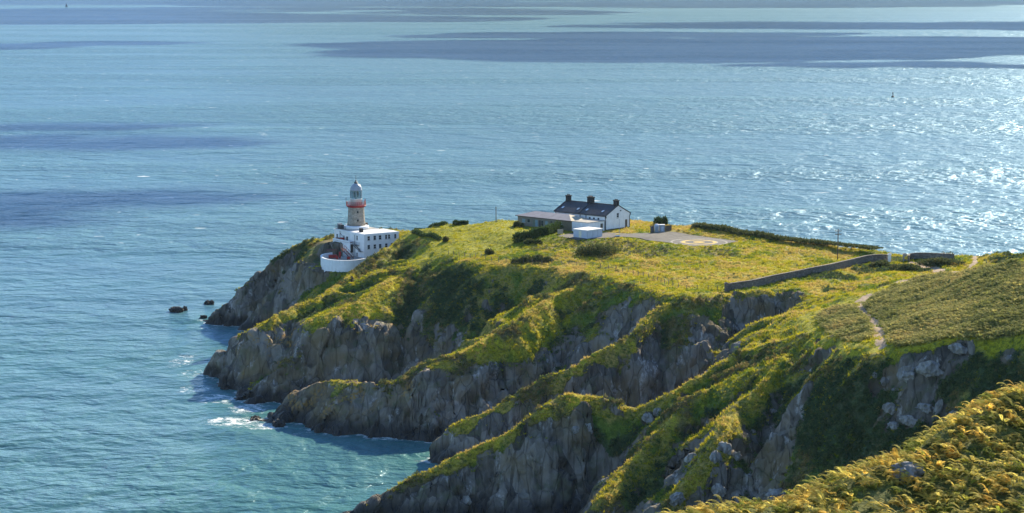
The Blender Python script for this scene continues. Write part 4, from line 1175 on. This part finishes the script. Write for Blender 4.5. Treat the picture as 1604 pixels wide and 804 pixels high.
for y in (2.7, 8.7, 12.1, 18.0):
    f = .30; x = f * CW / 2; z = CE + f * (CA - CE)
    dx, dz = .55, .55 * sl
    m = MB(); m.poly([(x-dx,y-.42,z-dz+.19),(x+dx,y-.42,z+dz+.19),(x+dx,y+.42,z+dz+.19),(x-dx,y+.42,z-dz+.19),(x-dx,y-.42,z-dz+.27),(x+dx,y-.42,z+dz+.27),(x+dx,y+.42,z+dz+.27),(x-dx,y+.42,z-dz+.27)],[(0,3,2,1),(4,5,6,7),(0,1,5,4),(1,2,6,5),(2,3,7,6),(3,0,4,7)])
    s = m.build('skylight', BLACK, rf)
    dx, dz = .45, .45 * sl
    m = MB(); m.poly([(x-dx,y-.33,z-dz+.272),(x+dx,y-.33,z+dz+.272),(x+dx,y+.33,z+dz+.272),(x-dx,y+.33,z-dz+.272),(x-dx,y-.33,z-dz+.285),(x+dx,y-.33,z+dz+.285),(x+dx,y+.33,z+dz+.285),(x-dx,y+.33,z-dz+.285)],[(0,3,2,1),(4,5,6,7),(0,1,5,4),(1,2,6,5),(2,3,7,6),(3,0,4,7)])
    m.build('pane', glass_mat('skylight_glass', (.55, .58, .60), .12), s)
window(ct, 'y', 5.0, 3.35, 1.1, 1.35, 0)
door(ct, 'y', 8.8, .3, .95, 2.2, 0, BROWNWOOD)
MB().box(6.0, 6.3, -.25, -.002, 5.15, 5.4).build('wall_lamp', BLACK, ct)
for y in (.3, 7.65, 9.9, 19.4):
    MB().bar((-.12, y, .2), (-.12, y, CE - .25), .09).build('downpipe', BLACK, ct)
MB().box(-.50, -.36, .3, CLn - .3, CE - .30, CE - .16).build('gutter', BLACK, ct)
for x in (-.30, CW + .05): MB().box(x, x + .28, -.06, .32, CE - .75, CE - .18).build('kneeler', BLACK, ct)
for y in (3.0, 4.7, 6.3, 12.3, 15.0, 17.3): window(ct, 'x', y, 2.2, .85, 1.25, 0)
MB().bar((10.25, -.12, .2), (10.25, -.12, CE - .6), .09).build('downpipe', BLACK, ct)

def loc47(x, y, z=0): 
    v = C0 + AG * x + AL * y; return (v[0], v[1], YARD_Z + z)
an = new_empty('annex', loc47(-7.6, .35), CR); tag(an, 'white flat-roofed annex joining the cottage row and low building', 'annex')
MB().box(0, 7.57, 0, 6.1, -.5, 2.75).build('wall', WHITE, an)
MB().box(-.1, 7.57, -.1, 6.1, 2.752, 2.92).build('roof', CONC, an)
door(an, 'y', 5.9, 0, 1.0, 2.15, 0, BLACK)
MB().bar((7.2, -.1, 0), (7.2, -.1, 2.7), .07).build('downpipe', BLACK, an)
lb = new_empty('low_building', loc47(-7.45, 6.5), CR); tag(lb, 'long single-storey grey building with shallow hipped roof', 'building')
LL, LW, LHh, LRi = 21.2, 6.9, 2.75, 1.25
MB().box(0, LW, 6.2, LL, -.5, LHh).build('wall', HARL, lb)
MB().box(-.02, LW, 0, 6.18, -.5, LHh).build('end_wall', HARL2, lb)
MB().box(-.55, LW + .4, -.05, LL + .5, LHh + .002, LHh + .17).build('fascia', BLACK, lb)
e0, e1, x0, x1 = -.03, LL + .48, -.53, LW + .38
zr, ze = LHh + .17 + LRi, LHh + .174
rp = MB(); rp.poly([(x0,e0,ze),(x1,e0,ze),(x1,e1,ze),(x0,e1,ze),(LW/2,4.2,zr),(LW/2,LL-3.8,zr)], [(0,4,5,3),(1,2,5,4),(2,3,5),(0,3,2,1)])
rp.build('roof', GREYROOF, lb)
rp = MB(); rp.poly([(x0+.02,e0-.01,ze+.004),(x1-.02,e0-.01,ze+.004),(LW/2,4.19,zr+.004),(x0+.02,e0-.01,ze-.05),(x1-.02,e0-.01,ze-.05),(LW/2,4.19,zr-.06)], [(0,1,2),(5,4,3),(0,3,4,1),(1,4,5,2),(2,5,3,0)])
rp.build('hip_end', SUNLITHIP_BOARD, lb)  # hip of the grey roof with its sunlit tan painted in
for y, w, h, z, gl in ((18.8, 1.3, 1.1, 1.0, PANEBLUE), (16.8, 1.1, 1.0, 1.1, PANE), (13.8, 1.2, 1.9, .3, PANEBLUE), (11.5, .9, 1.6, .5, PANE), (9.8, 1.2, 1.2, .9, PANEBLUE), (7.9, .9, 1.3, .9, PANE)):
    window(lb, 'x', y, z, w, h, 0, GREENY, gl)
door(lb, 'x', 14.7, 0, .95, 2.1, 0, GREENY); door(lb, 'x', 12.4, 0, .9, 2.1, 0, BLACK); door(lb, 'x', 4.4, 0, 1.2, 2.2, -.02, BLUEGREY)

hb = hit(920.2, 374.4)
ht = new_empty('white_hut', tuple(hb), CR); tag(ht, 'small white flat-roofed hut with cream door in front of the annex', 'hut')
MB().box(0, 6.3, 0, 5.2, -.6, 2.15).build('wall', BLUEGREY, ht)  # white walls coloured with the blue-grey of their shaded sides
MB().box(-.12, 6.42, -.12, 5.32, 2.152, 2.42).build('roof', ROOFWHITE, ht)
door(ht, 'x', 2.7, -.1, .95, 2.1, 0, PALEYEL)
MB().box(-.1, -.002, 4.2, 4.6, .4, .9).build('vent', BLUEGREY, ht)
for i in range(3): MB().box(.04 + i * 2.08, .10 + i * 2.08, -.03, -.002, -.1, 2.1).build('cladding_seam', LEAD, ht)
# ------------------------------------------------------------------ yard surface and helipad
def draped(name, poly_, lift, mat, step=1.0):
    q = np.array(poly_)[:, :2]
    x = np.arange(q[:, 0].min() - step, q[:, 0].max() + step, step); y = np.arange(q[:, 1].min() - step, q[:, 1].max() + step, step)
    bm = bmesh.new()
    vs = [bm.verts.new((a[0], a[1], 0)) for a in q]
    f = bm.faces.new(vs)
    for ax, arr in ((0, x), (1, y)):
        for c in arr:
            no = (1, 0, 0) if ax == 0 else (0, 1, 0)
            bmesh.ops.bisect_plane(bm, geom=bm.verts[:] + bm.edges[:] + bm.faces[:], plane_co=(c if ax == 0 else 0, c if ax == 1 else 0, 0), plane_no=no)
    for v in bm.verts: v.co.z = float(zat(v.co.x, v.co.y)) + lift
    bmesh.ops.recalc_face_normals(bm, faces=bm.faces)
    me = bpy.data.meshes.new(name); bm.to_mesh(me); bm.free(); me.materials.append(mat)
    o = bpy.data.objects.new(name, me); COL.objects.link(o); return o
pad = draped('asphalt_yard', ASPH, .02, ASPHALT)
if pad.data.polygons[0].normal.z < 0: pad.data.flip_normals()
tag(pad, 'grey asphalt yard and helicopter pad beside the cottages', kind='structure')
def ring(name, r0, r1, lift, mat, parent, n=48, a0=0, a1=6.28318):
    v, F = [], []
    for i in range(n + 1):
        a = a0 + (a1 - a0) * i / n
        for r in (r0, r1):
            x, y = HELI[0] + r * math.cos(a), HELI[1] + r * math.sin(a)
            v.append((x, y, float(zat(x, y)) + lift))
    for i in range(n): F.append((2*i, 2*i+1, 2*i+3, 2*i+2))
    me = raw_mesh(name, np.array(v), np.array(F)); me.materials.append(mat)
    o = bpy.data.objects.new(name, me); COL.objects.link(o); o.parent = parent; return o
ring('outer_circle', 7.3, 7.9, .026, WHITELINE, pad)
ring('pale_surround', 4.9, 5.3, .026, WHITELINE, pad)
ring('yellow_circle', 3.9, 4.9, .026, YELLOWLINE, pad)
ring('yellow_centre', 0.02, 1.6, .026, YELLOWLINE, pad, 24)

# ------------------------------------------------------------------ stone boundary walls and gateway
wb = smooth_line(hits([(1138, 457.5), (1170, 451.5), (1200, 446), (1250, 436), (1300, 424.5), (1350, 414), (1378, 409.5), (1390, 410)]), 6)
wz = np.array([float(zat(p[0], p[1])) for p in wb]); wz = np.convolve(np.pad(wz, 3, 'edge'), np.ones(7) / 7, 'valid')
wall_strip('boundary_wall', wb, wz - 1.0, wz + 1.75, .55, RUBBLE, 'long grey stone wall curving along the near edge of the field', 'wall', RUBBLE)
def pillar(px, py, h, w, mat, label):
    b = hit(px, py); e = new_empty('gate_pillar', (b[0], b[1], b[2]))
    MB().box(-w/2, w/2, -w/2, w/2, -.6, h).build('shaft', mat, e)
    MB().box(-w/2 - .1, w/2 + .1, -w/2 - .1, w/2 + .1, h + .002, h + .18).build('cap', mat, e)
    m = MB(); m.poly([(-w/2,-w/2,h+.182),(w/2,-w/2,h+.182),(w/2,w/2,h+.182),(-w/2,w/2,h+.182),(0,0,h+.42)],[(0,1,4),(1,2,4),(2,3,4),(3,0,4),(3,2,1,0)]); m.build('finial', mat, e)
    tag(e, label, 'pillar'); return e
pillar(1137.5, 457.5, 2.0, .8, RUBBLE, 'grey stone pillar ending the left of the long field wall')
pillar(1393, 410.5, 1.9, .75, WHITE, 'white gate pillar at the right end of the curving wall')
pillar(1417, 410, 1.9, .9, CONC, 'pale stone gate pillar with a yellow sign')
ga, gb = hit(1396, 410.6), hit(1414, 410.3)
gt = new_empty('field_gate', tuple(ga), math.atan2(gb[1] - ga[1], gb[0] - ga[0])); gl_ = float(np.hypot(gb[0] - ga[0], gb[1] - ga[1]))
for x in (.05, gl_ / 2, gl_ - .05): MB().box(x - .05, x + .05, -.04, .04, .08, 1.6).build('stile', TIMBER, gt)
for i in range(int(gl_ / .28)):
    x = .14 + i * .28
    if min(abs(x - c) for c in (.05, gl_ / 2, gl_ - .05)) < .1: continue
    MB().box(x - .06, x + .06, -.02, .02, .14, 1.5).build('bar', TIMBER, gt)
for z in (.25, 1.3): MB().box(.1, gl_ - .1, .022, .07, z, z + .1).build('rail', TIMBER, gt)
tag(gt, 'dark timber gate between the white and pale pillars', 'gate')
sb = hit(1418.5, 410.3)
sg = new_empty('warning_sign', (sb[0], sb[1] - .62, sb[2])); MB().box(-.03, .03, -.03, .03, -.2, 1.1).build('post', CHROME, sg); MB().box(-.42, .42, -.07, -.032, .75, 1.5).build('panel', YELLOW, sg)
tag(sg, 'yellow warning sign in front of the pale gate pillar', 'sign')
w2 = smooth_line(hits([(1423, 410.5), (1424.5, 408), (1432, 406.5), (1460, 407), (1494, 407.5)]), 5)
wz = np.array([float(zat(p[0], p[1])) for p in w2]); wz = np.convolve(np.pad(wz, 3, 'edge'), np.ones(7) / 7, 'valid')
wall_strip('boundary_wall', w2, wz - 1.0, wz + 1.55, .5, RUBBLE, 'straight grey stone wall right of the gateway along the sea edge', 'wall', RUBBLE)

# ------------------------------------------------------------------ poles, fence, cabinets, yard things
b = hit(1312, 407.5)
up = new_empty('utility_pole', tuple(b)); tag(up, 'tall dark utility pole with two crossarms behind the field wall', 'pole')
MB().lathe([(.15, -.5), (.14, 3), (.11, 8.2), (.02, 8.25)], 10).build('shaft', BROWNWOOD, up, smooth=True)
for z in (7.6, 6.7):
    ar = MB().box(-.85, .85, -.17, -.06, z, z + .12).build('crossarm', BROWNWOOD, up)
    for x in (-.75, -.35, .35, .75): MB().lathe([(.03, z + .12), (.07, z + .16), (.07, z + .28), (.03, z + .32)], 8, x, -.11).build('insulator', CHROME, ar)
b = hit(777, 348.5)
p2 = new_empty('wooden_pole', tuple(b)); tag(p2, 'bare grey pole on the lawn against the sea', 'pole')
MB().lathe([(.13, -.4), (.12, 2), (.10, 4.7), (.02, 4.75)], 10).build('shaft', TIMBER, p2, smooth=True)
MB().box(-.16, .16, -.16, -.05, 4.3, 4.45).build('bracket', CHROME, p2)
b = hit(970, 366.5)
lp = new_empty('lamp_post', tuple(b)); tag(lp, 'thin grey lamp post in front of the cottage gable', 'lamp post')
MB().lathe([(.09, -.3), (.07, .8), (.05, 4.2), (.02, 4.25)], 8).build('shaft', LEAD, lp, smooth=True)
m = MB(); m.bar((0, 0, 4.2), (-.5, -.2, 4.4), .04); m.build('arm', LEAD, lp); MB().box(-.75, -.4, -.32, -.12, 4.36, 4.46).build('lamp_head', LEAD, lp)
fq = smooth_line(hits([(703, 399), (735, 404), (780, 410.5), (830, 413.5), (880, 415), (930, 419), (975, 427), (1020, 438), (1062, 452), (1100, 455), (1130, 455)]), 12)
seg = np.r_[0, np.cumsum(np.linalg.norm(np.diff(fq[:, :2], axis=0), axis=1))]
fe = new_empty('wire_fence', tuple(fq[0])); tag(fe, 'post-and-wire fence along the cliff edge of the field', 'fence')
px_ = np.arange(0, seg[-1], 2.6); tops = []
post_me = None
for s in px_:
    x = float(np.interp(s, seg, fq[:, 0])) + rnd.uniform(-.1, .1); y = float(np.interp(s, seg, fq[:, 1])); z = float(zat(x, y))
    if post_me is None:
        o = MB().lathe([(.075, -.3), (.075, 1.2), (.05, 1.26)], 6).build('post', TIMBER, fe); post_me = o.data
    else:
        o = bpy.data.objects.new('post', post_me); COL.objects.link(o); o.parent = fe
    o.location = (x - fq[0][0], y - fq[0][1], z - fq[0][2]); o.rotation_euler = (rnd.uniform(-.07, .07), rnd.uniform(-.07, .07), 0)
    tops.append(Vector(o.location))
for h in (.45, .8, 1.1):
    m = MB()
    for a, c in zip(tops[:-1], tops[1:]): m.bar(a + Vector((0, -.08, h)), c + Vector((0, -.08, h)), .012, 3)
    m.build('wire', CHROME, fe)
def cabinet(px, py, w, d, h, mat, label, rounded=False):
    b = hit(px, py); e = new_empty('cabinet', (b[0], b[1] + d / 2, b[2]))
    if rounded: MB().lathe([(w/2, -.2), (w/2, h - .35), (w/2 - .12, h - .1), (w/4, h)], 20).build('body', mat, e, smooth=True)
    else: MB().box(-w/2, w/2, -d/2, d/2, -.2, h).build('body', mat, e); MB().box(-w/2 - .05, w/2 + .05, -d/2 - .05, d/2 + .05, h + .002, h + .09).build('lid', ROOFWHITE, e)
    MB().box(-w*.12, w*.28, -d/2 - .06, -d/2 - (.0 if rounded else .002), .2, h * .75).build('door', BLUEGREY if mat is not BLUEGREY else LEAD, e)
    MB().box(-w/2 - .15, w/2 + .15, -d/2 - .15, d/2 + .15, -.3, .08).build('plinth', CONC, e)
    tag(e, label, 'cabinet'); return e
cabinet(1028.7, 364, 1.35, 1.35, 2.3, BLUEGREY, 'rounded pale blue tank at the left of the fenced cabinets', True)
cabinet(1037, 363.6, 1.5, 1.2, 2.0, LEAD, 'square grey cabinet right of the rounded tank')
def fence_panel(a, c, h, mat, label):
    a, c = hit(*a), hit(*c); L = float(np.hypot(c[0] - a[0], c[1] - a[1]))
    e = new_empty('fence_panel', tuple(a), math.atan2(c[1] - a[1], c[0] - a[0]))
    n = max(3, int(L / .3))
    for i in range(n): MB().box(L * i / n + .02, L * (i + 1) / n - .02, -.02, .02, .02, h).build('slat', mat, e)
    for z in (.35, h - .35): MB().box(0, L, .022, .08, z, z + .1).build('rail', mat, e)
    for x in (0, L): MB().box(x - .05, x + .05, .082, .18, -.4, h + .1).build('post', mat, e)
    tag(e, label, 'fence'); return e
fence_panel((1042, 363.3), (1052, 361.5), 1.75, BROWNWOOD, 'brown slatted fence panel right of the grey cabinet')
fence_panel((1019.5, 365.2), (1024.5, 364.2), 1.9, CHROME, 'dark slatted fence panel left of the rounded tank')
b = hit(967.5, 370.5); tank('grit_bin', tuple(b), .3, 1.1, .8, .55, WHITE, 'small white grit bin with yellow lid beside the asphalt', 'bin', YELLOW)
b = hit(877.5, 367.5); e = new_empty('notice_board', tuple(b), .3)
for x in (-.7, .7): MB().box(x - .05, x + .05, -.05, .05, -.3, 1.5).build('post', TIMBER, e)
MB().box(-.85, .85, -.09, -.052, .15, 1.5).build('panel', SUNLITHIP_BOARD, e); tag(e, 'tan notice board at the right end of the clipped hedge', 'board')

# ------------------------------------------------------------------ rocks: outcrops in the slopes and stacks in the sea
ROCKM = None
def rock_material(name, tidal):
    k = NT(name); pos = k.n('NewGeometry').outputs['Position']
    nb = k.noise(k.mapping(pos, (0, .55, .25), (1.3, .5, .35)), 1.2, 7, .65, .4); nf = k.noise(pos, 1.4, 6, .65)
    r = k.mix(k.ramp(nb, .3, .7), (.17, .165, .165), (.42, .40, .375))
    r = k.mix(k.math('MULTIPLY', k.ramp(nf, .5, .68), .45), r, (.13, .12, .06))
    if tidal: r = k.mix(k.ramp(k.math('ADD', k.sep(pos)[2], nf), .8, 4.0, .96, .5), r, (.02, .02, .022))
    return k.done(k.bsdf(r, .85, .25, k.bump(k.math('ADD', nb, k.math('MULTIPLY', nf, .4)), .6)))
M_OUT = rock_material('outcrop_rock', False); M_SEAROCK = rock_material('sea_rock', True)
def rock_mesh(name, w, d, h, seed, mat, sub=4, cut=.45):
    bm = bmesh.new(); bmesh.ops.create_icosphere(bm, subdivisions=sub, radius=1.0)
    co = np.array([v.co[:] for v in bm.verts])
    a = co[:, 0] * .85 - co[:, 2] * .5; b = co[:, 0] * .5 + co[:, 2] * .85
    f1, f2, v = worley(a * 2.2 + seed * 3.1, b * 1.1 + seed, co[:, 1] * 1.8, seed)
    s = 1 + .42 * (v - .5) - .2 * (1 - sstep(0, .2, f2 - f1)) + .22 * fbm(co[:, 0] * 2, co[:, 1] * 2, co[:, 2] * 2 + seed, 3, seed)
    co = co * s[:, None] * np.array([w / 2, d / 2, h])
    for vt, c in zip(bm.verts, co): vt.co = c
    me = bpy.data.meshes.new(name); bm.to_mesh(me); bm.free(); me.materials.append(mat); return me
for i, (px, py, wp, hp, dz) in enumerate([(1425, 588, 34, 22, 0), (1460, 580, 36, 22, 0), (1395, 640, 20, 14, 0), (1425, 660, 30, 13, 0), (1450, 640, 24, 12, 0), (1400, 668, 18, 12, 0), (1385, 598, 12, 10, 0),
        (1470, 640, 12, 24, 0), (1502, 548, 26, 14, 0), (1584, 562, 14, 9, 0), (1545, 572, 9, 5, 0), (1495, 650, 14, 10, 0), (1520, 640, 12, 9, 0), (1370, 588, 8, 8, 0),
        (1135, 705, 22, 22, 0), (1120, 722, 18, 24, 0), (1152, 718, 14, 20, 0), (1178, 716, 12, 8, 0), (1210, 695, 12, 30, 0), (1212, 645, 10, 7, 0), (1125, 770, 22, 20, 0), (1060, 785, 26, 26, 0),
        (1085, 720, 20, 16, 0), (1220, 776, 34, 18, 0), (1180, 676, 8, 6, 0), (918, 680, 16, 26, 0), (900, 676, 12, 14, 0), (1016, 656, 16, 14, 0), (1030, 646, 12, 12, 0), (730, 786, 14, 16, 0), (640, 500, 8, 6, 0), (656, 498, 6, 6, 0)]):
    b = hit(px, py); s = b[1] / F0; w, h = wp * s, hp * s
    o = bpy.data.objects.new('rock', rock_mesh('rock', w * 1.15, w * .8, h * .62, 300 + i, M_OUT, 3))
    o.location = (b[0], b[1] + w * .1, b[2]); o.rotation_euler = (rnd.uniform(-.2, .2), .25 + rnd.uniform(-.2, .2), rnd.uniform(-.5, .5)); COL.objects.link(o); o.parent = headland
bz = P(1432, 712, 83.0); bd = 88.0; fr = ray(1428, 716); fr = fr / fr[1] * 86.5
o = bpy.data.objects.new('boulder', rock_mesh('boulder', 1.7, 1.1, .55, 401, M_OUT, 4)); hzz = float(hill_z(np.array([fr[0]]), np.array([86.5]))[0])
o.location = (fr[0], 87.5, hzz + .25); COL.objects.link(o); tag(o, 'grey boulder showing at the edge of the near bracken', 'boulder')
for px, py, wp, hp, lab in [(275, 489, 22, 9, 'low black rock standing alone in the sea, the leftmost'), (288, 487, 10, 7, 'small black rock close behind the leftmost sea rock'), (327, 477, 16, 7, 'flat black rock in the sea just off the lighthouse point'),
        (318, 499, 12, 5, 'small low rock at the tip of the lighthouse point'), (345, 506, 26, 17, 'pale pointed slab rock at the foot of the lighthouse cliff'), (400, 657, 16, 5, 'low wet rock at the tip of the orange point'), (436, 668, 22, 10, 'wet rock shelf in front of the orange point'),
        (352, 610, 14, 9, 'black rock in the surf below the broad headland')]:
    b = P(px, py, 0); s = b[1] / F0; w, h = wp * s, hp * s
    o = bpy.data.objects.new('sea_rock', rock_mesh('sea_rock', w * 1.1, w * .9, h * 1.05, 500 + px, M_SEAROCK, 4))
    o.location = (b[0], b[1] + w * .2, -.1); o.rotation_euler = (0, .2, rnd.uniform(0, 3)); COL.objects.link(o); tag(o, lab, 'rock', 'rocks standing in the sea')

# ------------------------------------------------------------------ marks at sea
b = P(1398.5, 152.5, 0)
e = new_empty('navigation_buoy', tuple(b)); e.scale = (.8, .8, .8); tag(e, 'dark conical navigation buoy far out on the right of the sea', 'buoy')
MB().lathe([(1.5, -.4), (1.7, .3), (1.7, .9), (1.2, 1.3), (.5, 1.4)], 20).build('float', BLACK, e, smooth=True)
m = MB()
for i in range(4):
    a = i * 1.5708 + .4; m.bar((1.0 * math.cos(a), 1.0 * math.sin(a), 1.3), (.35 * math.cos(a), .35 * math.sin(a), 4.6), .12)
    for z, r in ((2.4, .78), (3.5, .56)): m.bar((r * math.cos(a), r * math.sin(a), z), (r * math.cos(a + 1.5708), r * math.sin(a + 1.5708), z), .08)
m.build('lattice', BLACK, e); MB().lathe([(.6, 4.5), (.6, 5.2), (.25, 5.5), (.02, 6.4)], 12).build('lantern', BLACK, e, smooth=True)
b = P(104, 11.5, 0)
e = new_empty('sailing_boat', tuple(b), .9); tag(e, 'tiny dark sailing boat on the far sea at the top left', 'boat')
NAVY = simple_mat('navy_paint', (.02, .03, .06), .4, .4)
m = MB(); v, F = [], []
for i, (x, w) in enumerate(((-7, 1.6), (-3, 2.2), (2, 2.1), (6, 1.0), (8.5, .05))): v += [(x, -w, 1.8 + .06 * i), (x, 0, -.6), (x, w, 1.8 + .06 * i)]
for i in range(4): F += [(3*i, 3*i+3, 3*i+4, 3*i+1), (3*i+1, 3*i+4, 3*i+5, 3*i+2), (3*i+2, 3*i+5, 3*i+3, 3*i)]
F += [(0, 1, 2), (12, 14, 13)]; m.poly(v, F); m.build('hull', NAVY, e)
MB().bar((.5, 0, 1.8), (.5, 0, 17.5), .22).build('mast', CHROME, e)
MB().poly([(.2, .05, 3.4), (-6.5, .5, 3.2), (.2, .05, 17), (.2, -.05, 3.4), (-6.5, .4, 3.2), (.2, -.05, 17), (-2.4, .9, 7.5), (-2.4, .8, 7.5)], [(0, 1, 6), (6, 1, 2), (0, 6, 2), (3, 7, 4), (7, 5, 4), (3, 5, 7)]).build('mainsail', NAVY, e)
MB().poly([(.8, .05, 15), (8.0, .1, 2.4), (1.0, .9, 3.0), (.8, -.05, 15), (8.0, 0, 2.4), (1.0, .8, 3.0)], [(0, 1, 2), (3, 5, 4), (0, 3, 4, 1), (1, 4, 5, 2), (2, 5, 3, 0)]).build('foresail', NAVY, e)
# ------------------------------------------------------------------ fair-weather clouds above the far sea; their shadows lie on the water
def cloud_material():
    k = NT('cloud_white')
    d = k.n('BsdfDiffuse'); d.inputs[0].default_value = (.85, .86, .88, 1)
    t = k.n('BsdfTranslucent'); t.inputs[0].default_value = (.80, .82, .85, 1)
    mx = k.n('MixShader'); mx.inputs[0].default_value = .35
    k.t.links.new(d.outputs[0], mx.inputs[1]); k.t.links.new(t.outputs[0], mx.inputs[2])
    return k.done(mx.outputs[0])
M_CLOUD = cloud_material()
CLOUD_ALT = 1400.0
_off = CLOUD_ALT / math.tan(SUN_EL)
_bm = bmesh.new(); bmesh.ops.create_icosphere(_bm, subdivisions=2, radius=1.0)
ICO_V = np.array([v.co[:] for v in _bm.verts]); ICO_F = np.array([[v.index for v in f.verts] for f in _bm.faces]); _bm.free()
def cloud(x0, x1, y0, y1, seed, lump):
    """a flat-bottomed cloud made of overlapping puffs; x, y bound its shadow on the sea"""
    r = np.random.default_rng(seed)
    cx, cy, rx, ry = (x0 + x1) / 2, (y0 + y1) / 2, (x1 - x0) / 2, (y1 - y0) / 2
    V, F = [], []
    n = int(np.clip(4.2 * rx * ry / (lump * lump), 10, 300))
    for i in range(n):
        d = r.random()
        s = lump * r.uniform(.5, 1.15) * (1.15 - .5 * d)
        u, v = r.uniform(-1, 1), r.uniform(-1, 1)
        x, y = max(0, rx - s * .6) * u * (1 - .35 * v * v), max(0, ry - s * .6) * v * (1 - .2 * u * u)
        q = ICO_V * (1 + .18 * r.normal(size=(len(ICO_V), 1)).clip(-1.2, 1.2))
        q = q * np.array([s * r.uniform(.9, 1.5), s * r.uniform(.6, 1.0), min(s * .4, 150)]) + np.array([x, y, 0])
        q[:, 2] = np.maximum(q[:, 2], -25)
        F.append(ICO_F + sum(len(v) for v in V)); V.append(q)
    me = raw_mesh('cloud', np.vstack(V), np.vstack(F), True); me.materials.append(M_CLOUD)
    o = bpy.data.objects.new('cloud', me); COL.objects.link(o)
    o.location = (cx + math.sin(SUN_AZ) * _off, cy + math.cos(SUN_AZ) * _off, CLOUD_ALT)
    tag(o, 'white fair-weather cloud high over the sea', kind='stuff')
for i, c in enumerate([(-2600, 350, 5350, 9300, 420), (-3600, 4200, 9000, 16500, 900), (-300, 1900, 2700, 4080, 260), (150, 2500, 4700, 5750, 240), (-250, 700, 3950, 4500, 150),
        (-860, -560, 3480, 3780, 60), (-1250, -700, 3250, 3600, 70), (-480, -165, 1280, 1420, 34), (-420, -215, 1460, 1540, 26), (-360, -120, 930, 1040, 26), (-420, -190, 850, 960, 24), (260, 1300, 2560, 2760, 70)]):
    cloud(*c[:4], 900 + i, c[4])
# ------------------------------------------------------------------ thin sea air over the whole place
hm = bpy.data.materials.new('sea_air'); hm.use_nodes = True; hm.node_tree.nodes.clear()
_ho = hm.node_tree.nodes.new('ShaderNodeOutputMaterial'); _hv = hm.node_tree.nodes.new('ShaderNodeVolumePrincipled')
_hv.inputs['Color'].default_value = (.58, .80, 1.0, 1); _hv.inputs['Density'].default_value = 0.000018; _hv.inputs['Anisotropy'].default_value = .2
hm.node_tree.links.new(_hv.outputs[0], _ho.inputs['Volume'])
hz_o = MB().box(-70000, 70000, -4000, 100000, -12, 130).build('haze', hm)
tag(hz_o, 'thin bluish sea haze', kind='stuff')
